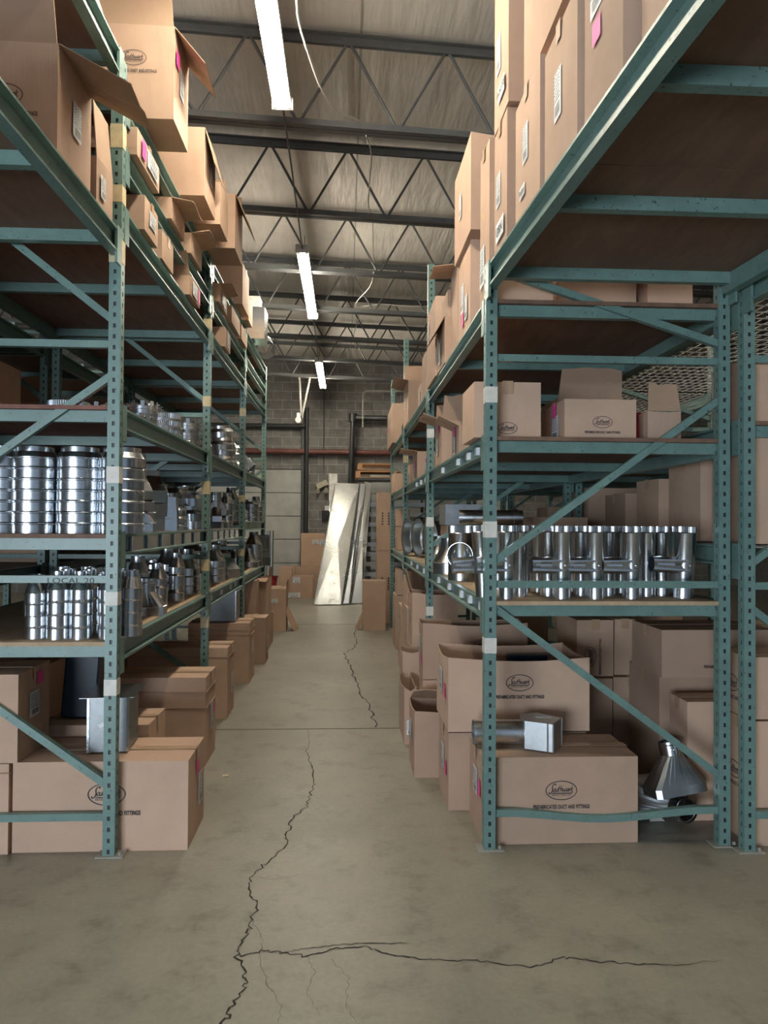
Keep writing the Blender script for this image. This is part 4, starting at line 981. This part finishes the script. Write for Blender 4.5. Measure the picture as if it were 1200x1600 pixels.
mb = MB(); mb.box(-.004, .004, -.14, .14, 0, .36); o = mb.build('cardboard_flap', M['card_in'], None, (-.70, 10.62, .001), (0, R(-26), R(-10))); tag(o, 'loose brown cardboard flap leaning on the open carton, left', 'cardboard')
carton('shadowed carton deep under the left rack in bay one', -2.2, -1.75, 4.4, 5.0, 0, .7)
carton('shadowed carton deep under the left rack in bay two', -2.2, -1.75, 6.0, 6.8, 0, .7)
# sheet-metal plenum standing on the front left carton
def plenum(label, x0, x1, y0, y1, z0, z1, rot, mat, lab):
    cx, cy = (x0+x1)/2, (y0+y1)/2; a, b, h = (x1-x0)/2, (y1-y0)/2, z1-z0; mb = MB()
    mb.box(-a, a, -b, -b+.0015, 0, h); mb.box(-a, a, b-.0015, b, 0, h); mb.box(-a, -a+.0015, -b, b, 0, h); mb.box(a-.0015, a, -b, b, 0, h)
    o = mb.build('plenum_box', M[mat], None, (cx, cy, z0), rot); tag(o, label, 'duct box')
    f = MB(); f.box(-a-.035, a+.035, -b-.035, b+.035, h, h+.0015); f.build('flange', M['galv'], o)
    s = MB()
    for sx in (-1, 1):
        s.box(sx*a-.006, sx*a+.006, -b-.004, -b+.001, 0, h)
        for k in range(4): s.tube([(sx*a, -b-.004, h*(k+.5)/4), (sx*a, -b-.007, h*(k+.5)/4)], .004, 8)
    s.build('corner_seam', M['galv'], o)
    if lab: g_ = paper('paper_label', 'label'); g_.parent = o; g_.location = (-.02, -b-.004, h*.5); g_.scale = (.05, 1, .022); g_.rotation_euler = (0, R(-20), 0)
    return o
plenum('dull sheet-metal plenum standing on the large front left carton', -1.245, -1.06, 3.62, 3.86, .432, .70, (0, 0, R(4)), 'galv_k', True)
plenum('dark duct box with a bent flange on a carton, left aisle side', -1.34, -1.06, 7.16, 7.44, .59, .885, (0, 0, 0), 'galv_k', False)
mb = MB(); mb.box(-.09, .09, -.07, .07, 0, .34); o = mb.build('plastic_lined_box', M['blue'], None, (-1.45, 4.12, .483), (0, R(4), R(6)), bevel=.01); tag(o, 'dark blue lined box standing behind the left shipping-label carton', 'box')
# bridging deck on the left
carton('big carton with a hanging flap on the left bridging deck', -1.75, -1.10, 2.80, 3.16, 2.905, 3.36, top='open', flaps='RF', fang={'R': 118, 'F': 3}, lab=('R', .5, .55, .09, .14), logo=('F', .70, .55, .14))
carton('half-height carton with raised flap beside the big one, left deck', -1.6, -1.085, 3.19, 3.41, 2.905, 3.13, top='open', flaps='R', fang={'R': -5}, lab=('R', .3, .5, .06, .10))
carton('carton at the left picture edge on the bridging deck', -1.75, -1.2, 2.1, 2.6, 2.905, 3.02)
put('reducer', (-1.24, 2.35, 3.12), 'metal ring poking in at the upper left picture edge', (R(80), 0, R(30)), .9)
# upper levels of the left rack
carton('carton wedged on the fourth left shelf by the first post', -1.55, -1.06+.03, 3.74, 4.0, 3.035, 3.21, lab=('R', .5, .5, .12, .08))
carton('printed carton farther along the fourth left shelf', -1.5, -1.045, 4.15, 4.42, 3.035, 3.20)
carton('little carton with pink sticker on the fourth left shelf', -1.35, -1.025, 4.80, 5.12, 3.035, 3.16, top='open', flaps='F', fang={'F': 20}, lab=('R', .4, .5, .14, .09), pink=('R', .8, .5, .05, .10))
carton('labelled carton far along the fourth left shelf', -1.4, -1.03, 6.2, 6.5, 3.035, 3.20, lab=('R', .5, .5, .12, .12))
carton('pink-and-white labelled carton on the fifth left shelf at first post', -1.5, -1.02, 3.56, 3.98, 3.325, 3.46, lab=('R', .62, .5, .20, .09), pink=('R', .22, .5, .07, .09))
carton('open carton in the middle of bay one, fifth left shelf', -1.28, -1.03, 4.3, 4.65, 3.325, 3.45, top='open', flaps='R', fang={'R': 95})
carton('carton with drooping flap in bay one, fifth left shelf', -1.28, -1.03, 4.85, 5.2, 3.325, 3.46, top='open', flaps='R', fang={'R': 75})
carton('labelled open carton past the second left post, fifth shelf', -1.25, -1.03, 5.9, 6.3, 3.325, 3.47, top='open', flaps='R', fang={'R': 85}, lab=('R', .5, .45, .16, .10))
carton('bright carton past the second left post, fifth shelf', -1.5, -1.02, 6.5, 7.0, 3.325, 3.47)
carton('bright carton near the third left post, fifth shelf', -1.5, -1.02, 7.1, 7.5, 3.325, 3.47)
carton('printed carton overhanging the aisle from the left top shelf, nearest', -1.42, -.905, 3.80, 4.14, 3.74-.105, 4.12, top='open', flaps='FR', fang={'F': 0, 'R': 140}, logo=('F', .60, .64, .135), lab=('R', .45, .55, .09, .15), pink=('R', .15, .70, .07, .08))
carton('second carton overhanging from the left top shelf', -1.40, -.905, 4.62, 5.0, 3.607, 4.04, top='open', flaps='R', fang={'R': 165}, lab=('R', .5, .5, .08, .14))
carton('third overhanging carton with one raised flap, left top shelf', -1.40, -.88, 5.06, 5.38, 3.607, 3.90, top='open', flaps='B', fang={'B': -15})
carton('fourth overhanging carton with hanging flap, left top shelf', -1.35, -.845, 5.50, 5.88, 3.607, 4.02, top='open', flaps='BR', fang={'B': 20, 'R': 155})
carton('fifth plain tall carton on the left top shelf, bay two', -1.45, -.985, 6.90, 7.35, 3.607, 4.00)
carton('sixth carton on the left top shelf before the third post', -1.3, -1.0, 7.45, 7.75, 3.607, 3.83)
mb = MB(); mb.box(-.14, .14, -.16, .16, 0, .36); o = mb.build('square_duct', M['foil'], None, (-1.06, 8.35, 3.604), bevel=.003); tag(o, 'shiny square metal duct near the end of the left top shelf', 'duct')
mb = MB(); mb.box(-.10, .10, -.10, .10, 0, .13); o = mb.build('white_carton', M['white_card'], None, (-1.08, 8.33, 3.966), bevel=.004); tag(o, 'white carton on top of the shiny square duct', 'box')
mb = MB(); mb.shell([(.11, 0), (.11, .55), (.115, .553), (.11, .556)], .001, 30, 0, Matrix.Rotation(R(-70), 4, 'X')); o = mb.build('round_pipe', M['galv'], None, (-.98, 8.95, 3.66), (R(0), 0, R(10))); tag(o, 'wide round pipe lying out over the end of the left top shelf', 'pipe')
put('takeoff', (-1.20, 3.28, 3.735), 'round metal drum on the left bridging deck at the top edge', (0, 0, 0), (.55, .55, .75))
# boxes seen through the left shelves in the next rack
for k, (y, z0, h, d) in enumerate(((5.9, 1.225, .42, 'first'), (6.45, 1.225, .34, 'second'), (7.0, 1.225, .50, 'third'), (7.9, 1.225, .38, 'fourth'), (8.5, 1.225, .46, 'fifth'))):
    carton('%s lit carton from the front on the low shelf of the dim left rack' % d, -3.0, -2.42, y, y+.42, z0, z0+h)
for k, (y, h, d) in enumerate(((4.3, .55, 'front'), (5.0, .7, 'middle'), (6.3, .6, 'rear'))):
    carton('%s open carton high on the dim left rack' % d, -3.1, -2.40, y, y+.5, 1.955, 1.955+h, top='open', flaps='F', fang={'F': 40})
# debris
mb = MB(); mb.box(-.018, .018, -.011, .011, 0, .004, 0, None, .003); x, y = G(353, 1213); o = mb.build('cardboard_scrap', M['tape_y'], None, (x, y, .0015), (0, 0, .4)); tag(o, 'torn cardboard scrap on the floor in front of the left cartons', 'scrap')
mb = MB(); mb.add([(-.04, 0, 0), (.04, 0, 0), (.03, .03, .012), (0, .045, .02), (-.03, .03, .012)], [(0, 1, 2, 3, 4)]); x, y = G(1027, 1284)
for q in (M['tape_w'],): o = mb.build('paper_scrap', q, None, (x, y, .003), (0, 0, 0))
so = o.modifiers.new('s', 'SOLIDIFY'); so.thickness = .0015; tag(o, 'pale leaf-shaped paper scrap on the floor left of the metal boots', 'scrap')
# ------------------------------------------------------------------ far end of the aisle
def wx(px): return W(px, 820, WALL)[0]
def wz(py): return W(540, py, WALL)[1]
d = empty('door_1', (-2.6, WALL, 0)); d['kind'] = 'structure'
xr = wx(470)+.0; xl = xr-2.75; zt = wz(735)
ph = zt/5.2; z = 0
zs = [0, wz(880), wz(843), wz(807), wz(771), zt]
for a_, b_ in zip(zs[:-1], zs[1:]):
    mb = MB(); mb.box(xl+2.6, xr+2.6, -.055, -.01, a_+.006, b_-.006); mb.build('door_panel', M['door'], d, bevel=.006)
mb = MB(); mb.box(xl+2.5, xr+2.7, -.02, -.002, 0, zt+.02); mb.build('door_backing', M['dark'], d)
mb = MB(); mb.bar((xr+2.64, -.10, 0), (xr+2.64, -.10, zt+1.0), .05, .03, up=(0, 1, 0)); mb.bar((xr+2.72, -.08, 0), (xr+2.72, -.08, zt+.6), .03, .08, up=(0, 1, 0)); mb.build('door_track', M['joist'], d)
d2 = empty('door_2', (1.5, WALL, 0)); d2['kind'] = 'structure'
for a_, b_ in zip(zs[:-1], zs[1:]):
    mb = MB(); mb.box(wx(578)-1.5, 2.2, -.055, -.01, a_+.006, b_-.006); mb.build('door_panel', M['door'], d2, bevel=.006)
def wpipe(name, pts, r, mat, label, cat='pipe', off=.12):
    P = [(wx(a), WALL-off, wz(b)) for a, b in pts]; mb = MB(); mb.tube(P, r, 12)
    for p in P[1:-1]: mb.tube([(p[0], p[1]-.0, p[2]-r*1.2), (p[0], p[1], p[2]+r*1.2)], r*1.3, 12)
    o = mb.build(name, M[mat]); tag(o, label, cat); return o
wpipe('wall_pipe', [(330, 668), (476, 668)], .055, 'pipe_d', 'black pipe running left from the door corner high on the block wall')
wpipe('wall_pipe', [(479, 640), (479, 925)], .045, 'pipe_d', 'black pipe dropping beside the roller door to the floor', off=.2)
wpipe('wall_pipe', [(345, 707), (640, 708)], .062, 'pipe_r', 'rust-red pipe across the block wall', off=.13)
wpipe('wall_pipe', [(680, 656), (550, 656), (548, 760)], .075, 'pipe_d', 'thick black pipe turning down in the middle of the block wall', off=.30)
wpipe('wall_conduit', [(505, 560), (505, 742)], .014, 'joist', 'thin dark conduit down the block wall above the emergency lamp', off=.02)
wpipe('wall_conduit', [(565, 620), (565, 672)], .018, 'joist_l', 'short pale conduit hanging at the top right of the block wall', off=.5)
mb = MB(); mb.tube([(wx(565), WALL-.5, wz(620)), (wx(569), WALL-.5, wz(617)), (wx(640), WALL-.5, wz(616))], .018, 8); o = mb.build('wall_conduit', M['joist_l']); tag(o, 'pale horizontal conduit near the roof at the block wall', 'pipe')
Yb = 14.44
e = empty('hanging_bracket', (W(471, 655, Yb)[0], Yb, W(471, 655, Yb)[1])); tag(e, 'V-shaped bracket of two struts hanging from the roof by the far wall', 'bracket')
for a_ in (468, 485):
    p0 = W(a_, 588, Yb); p1 = W(471, 655, Yb); mb = MB(); mb.bar((p0[0]-e.location.x, 0, p0[1]-e.location.z), (p1[0]-e.location.x, 0, 0), .035, .02, up=(0, 1, 0)); mb.build('strut', M['joist_l'], e)
mb = MB(); mb.box(-.09, -.03, -.05, .03, -.03, .12); mb.tube([(-.06, -.06, -.02), (-.06, .02, -.02)], .06, 12); o = mb.build('opener_arm', M['white'], e)
# emergency lamp on the wall
x, z = W(503, 757, WALL-.1); e = empty('emergency_lamp', (x, WALL-.06, z)); tag(e, 'beige emergency lamp with two heads hanging crooked on the block wall', 'lamp')
mb = MB(); mb.box(-.13, .13, -.05, .04, -.06, .06, 0, Matrix.Rotation(R(-26), 4, 'Y')); mb.build('lamp_case', M['beige'], e, bevel=.008)
for s in (-1, 1):
    mb = MB(); mb.tube([(s*.09, -.03, -.10-.02*(s < 0)), (s*.09, -.10, -.14-.02*(s < 0))], [.03, .05], 14); mb.tube([(s*.09, 0, -.05), (s*.09, -.03, -.11)], .01, 6); mb.build('lamp_head', M['beige'], e)
for (px, py, sx, sz, lb) in ((513, 794, .08, .05, 'small white card on the block wall left of the leaning ducts'), (510, 806, .10, .12, 'small dark control box on the block wall left of the leaning ducts')):
    x, z = W(px, py, WALL); mb = MB(); mb.box(-sx, sx, -.05, 0, -sz, sz); o = mb.build('wall_box', M['white' if sz == .05 else 'black'], None, (x, WALL-.001, z), bevel=.005); tag(o, lb, 'box')
# ceiling-hung cord and rods
def cord(pts, r, mat, label, nm='cord'):
    P = [Vector(p) for p in pts]; out = []
    for i in range(len(P)-1):
        p0, p1, p2, p3 = [P[max(0, min(len(P)-1, i+k))] for k in (-1, 0, 1, 2)]
        for k in range(6):
            t = k/6; out.append(.5*((2*p1)+(p2-p0)*t+(2*p0-5*p1+4*p2-p3)*t*t+(3*p1-p0-3*p2+p3)*t**3))
    out.append(P[-1]); mb = MB(); mb.tube(out, r, 6); o = mb.build(nm, M[mat]); tag(o, label, 'cord')
def P3(px, py, Y): x, z = W(px, py, Y); return (x, Y, z)
cord([P3(462, -20, 4.0), P3(466, 30, 4.1), P3(482, 85, 4.3), P3(505, 145, 4.6), P3(530, 177, 4.9), P3(552, 184, 5.1), P3(568, 193, 5.22)], .006, 'wire', 'white cord drooping from the roof beside the nearest strip light')
cord([P3(572, 212, 5.3), P3(580, 240, 5.6), P3(577, 290, 6.1), P3(576, 322, 6.75), P3(582, 345, 7.2), P3(583, 395, 7.9), P3(586, 410, 8.2)], .006, 'joist_l', 'thin conduit looping down between the roof joists')
cord([P3(584, 425, 8.25), P3(578, 448, 9.0), P3(556, 477, 9.8), P3(600, 476, 9.9), P3(640, 479, 9.95), P3(680, 478, 10)], .007, 'wire', 'white cable crossing to the right along a far joist')
cord([P3(558, 486, 9.85), P3(560, 500, 10.5), P3(553, 525, 11.4), P3(560, 558, 12.7), P3(568, 560, 12.9)], .007, 'joist_l', 'pale cable hanging between the farthest joists')
cord([(-.44, 4.86, 4.34), (-.45, 6.0, 4.365), (-.46, 7.42, 4.34)], .008, 'joist', 'dark feed cable linking the nearest and middle strip lights')
cord([(-.46, 9.86, 4.34), (-.47, 11.2, 4.365), (-.48, 12.5, 4.34)], .008, 'joist', 'dark feed cable linking the middle and farthest strip lights')
# leaning duct lengths
def leaning(label, bl, br, tl, tr, Y, back, th, mat):
    b0 = G(bl[0], bl[1]); Yb = Y; p = [P3(*bl, Yb), P3(*br, Yb), P3(*tr, Yb+back), P3(*tl, Yb+back)]
    p = [Vector(q) for q in p]; p[0].z = p[1].z = .004; nrm = (p[1]-p[0]).cross(p[3]-p[0]).normalized()
    if nrm.y < 0: nrm = -nrm
    q = [v+nrm*th for v in p]; lift = max(0, .004-min(v.z for v in p+q)); O = Vector((p[0].x, p[0].y, 0))
    mb = MB(); mb.add([tuple(v-O+Vector((0, 0, lift))) for v in p+q], [(4, 7, 6, 5), (0, 4, 5, 1), (1, 5, 6, 2), (2, 6, 7, 3), (3, 7, 4, 0)])
    cc = sum((v for v in p), Vector())/4-O+Vector((0, 0, lift))-nrm*.014; mb.add([tuple(v-O+Vector((0, 0, lift))) for v in p]+[tuple(cc)], [(0, 1, 4), (1, 2, 4), (2, 3, 4), (3, 0, 4)])      # cross-broken face
    o = mb.build('leaning_duct', M[mat], None, tuple(O), auto=.3); tag(o, label, 'duct')
    s = MB(); a = p[0]-O+Vector((0, 0, lift)); b = p[1]-O+Vector((0, 0, lift)); c = p[2]-O; d_ = p[3]-O
    s.tube([tuple(a-nrm*.004), tuple(d_-nrm*.004)], .008, 6); s.tube([tuple(b-nrm*.004), tuple(c-nrm*.004)], .008, 6); s.tube([tuple(a-nrm*.004+(c-a)*.02), tuple(c-nrm*.004)], .005, 6); s.build('edge_seam', M['seam'], o)
    return o
leaning('broad shiny flat duct length leaning at the aisle end, frontmost', (491, 945), (533, 947), (524, 756), (561, 757), 13.75, .55, .06, 'foil')
leaning('second leaning duct length, seen nearly edge-on', (536, 945), (545, 945), (563, 757), (571, 758), 13.85, .5, .09, 'galv')
leaning('third leaning duct length, right of the edge-on one', (549, 944), (566, 944), (570, 753), (580, 755), 14.0, .45, .05, 'foil')
leaning('narrow foil-faced length standing behind the leaning ducts', (519, 930), (528, 930), (514, 740), (527, 741), 15.2, .4, .04, 'white_card')
# flat carton stock against the wall
def flats(label, l, r_, t, Y, dep, z0=0, n=5, lab=()):
    xa, xb = W(l, 880, Y)[0], W(r_, 880, Y)[0]; z1 = W(l, t, Y)[1]; mb = MB()
    for k in range(n):
        a = dep*k/n; mb.box(xa+random.uniform(0, .03), xb-random.uniform(0, .03), Y+a+.002, Y+a+dep/n*.8, z0, z1-random.uniform(0, .03)-.02*(k == 0))
    o = mb.build('flat_cartons', M['card']); tag(o, label, 'cardboard')
    for (u, v, sx, sz) in lab:
        g_ = get_label(1); g_.rotation_euler = (0, 0, 0); g_.parent = o; g_.location = (xa+(xb-xa)*u, Y-.006, z0+(z1-z0)*v); g_.scale = (sx, 1, sz)
flats('tall stack of flat cartons against the block wall by the door', 469, 508, 833, 15.75, .35, lab=((.9, .85, .14, .12), (.6, .86, .14, .10)))
flats('low front stack of flat cartons on the floor by the door', 452, 490, 899, 15.0, .25, lab=((.3, .8, .14, .12), (.2, .15, .25, .10)))
flats('middle stack of flat cartons between the tall and low ones', 459, 502, 885, 15.4, .28)
flats('bundle of corrugated sheets on edge left of the flat cartons', 434, 457, 886, 15.1, .5, n=9)
mb = MB(); mb.shell([(.14, 0), (.17, .45), (.185, .46), (.185, .48)], .006, 28); o = mb.build('waste_bin', M['red'], None, (W(424, 900, 14.6)[0]-.05, 14.6, .003)); tag(o, 'red bin on the floor at the far end of the left rack', 'bin')
for k, px in enumerate((419, 424)):
    mb = MB(); mb.tube([(0, 0, 0), (.0, .1, 1.35)], .04, 12); o = mb.build('metal_tube', M['galv_d'], None, (W(px, 850, 15.6)[0], 15.6, .02)); tag(o, ['left', 'right'][k]+' grey tube standing upright in front of the roller door', 'tube')
# storage stand with stacked channels, pallets on top
e = empty('steel_stand', (1.0, 15.1, 0)); tag(e, 'steel stand stacked with galvanized channels behind the leaning ducts', 'rack')
for x in (-.52, .62):
    for y in (-.35, .35): mb = MB(); mb.box(x-.03, x+.03, y-.03, y+.03, 0, 2.44); mb.build('stand_leg', M['joist'], e)
for k in range(9):
    mb = MB(); z = .28+k*.20; mb.box(-.60, .60, -.40, .40, z, z+.085); mb.build('channel_stack', M['galv_d'] if k % 2 else M['galv'], e)
mb = MB(); mb.box(-.75, .75, -.42, .42, 2.42, 2.46); mb.build('stand_top', M['joist'], e)
for k in range(2):
    e2 = empty('wooden_pallet', (.98+.04*k, 15.1, 2.465+.15*k)); tag(e2, ['lower', 'upper'][k]+' wooden pallet lying on the stand behind the leaning ducts', 'pallet', 'pallets on the steel stand')
    for j in range(7): mb = MB(); mb.box(-.78, .78, -.42+j*.125, -.33+j*.125, .115, .135); mb.build('deck_board', M['pallet'], e2)
    for j in range(3): mb = MB(); mb.box(-.78+j*.735, -.69+j*.735, -.42, .42, .018, .115); mb.build('stringer', M['pallet'], e2)
    for j in range(3): mb = MB(); mb.box(-.78, .78, -.42+j*.37, -.33+j*.37, 0, .018); mb.build('bottom_board', M['pallet'], e2)
# writing on the left brace
v, f = text_mesh('LOCAL 20', .036, 1.3); mb = MB(); mb.add(v, f); xx, z_ = W(110, 905, 3.46)
o = mb.build('pen_writing', M['print'], [c for c in left.children if c.name.startswith('brace')][2], (xx, 3.4625, 1.262))
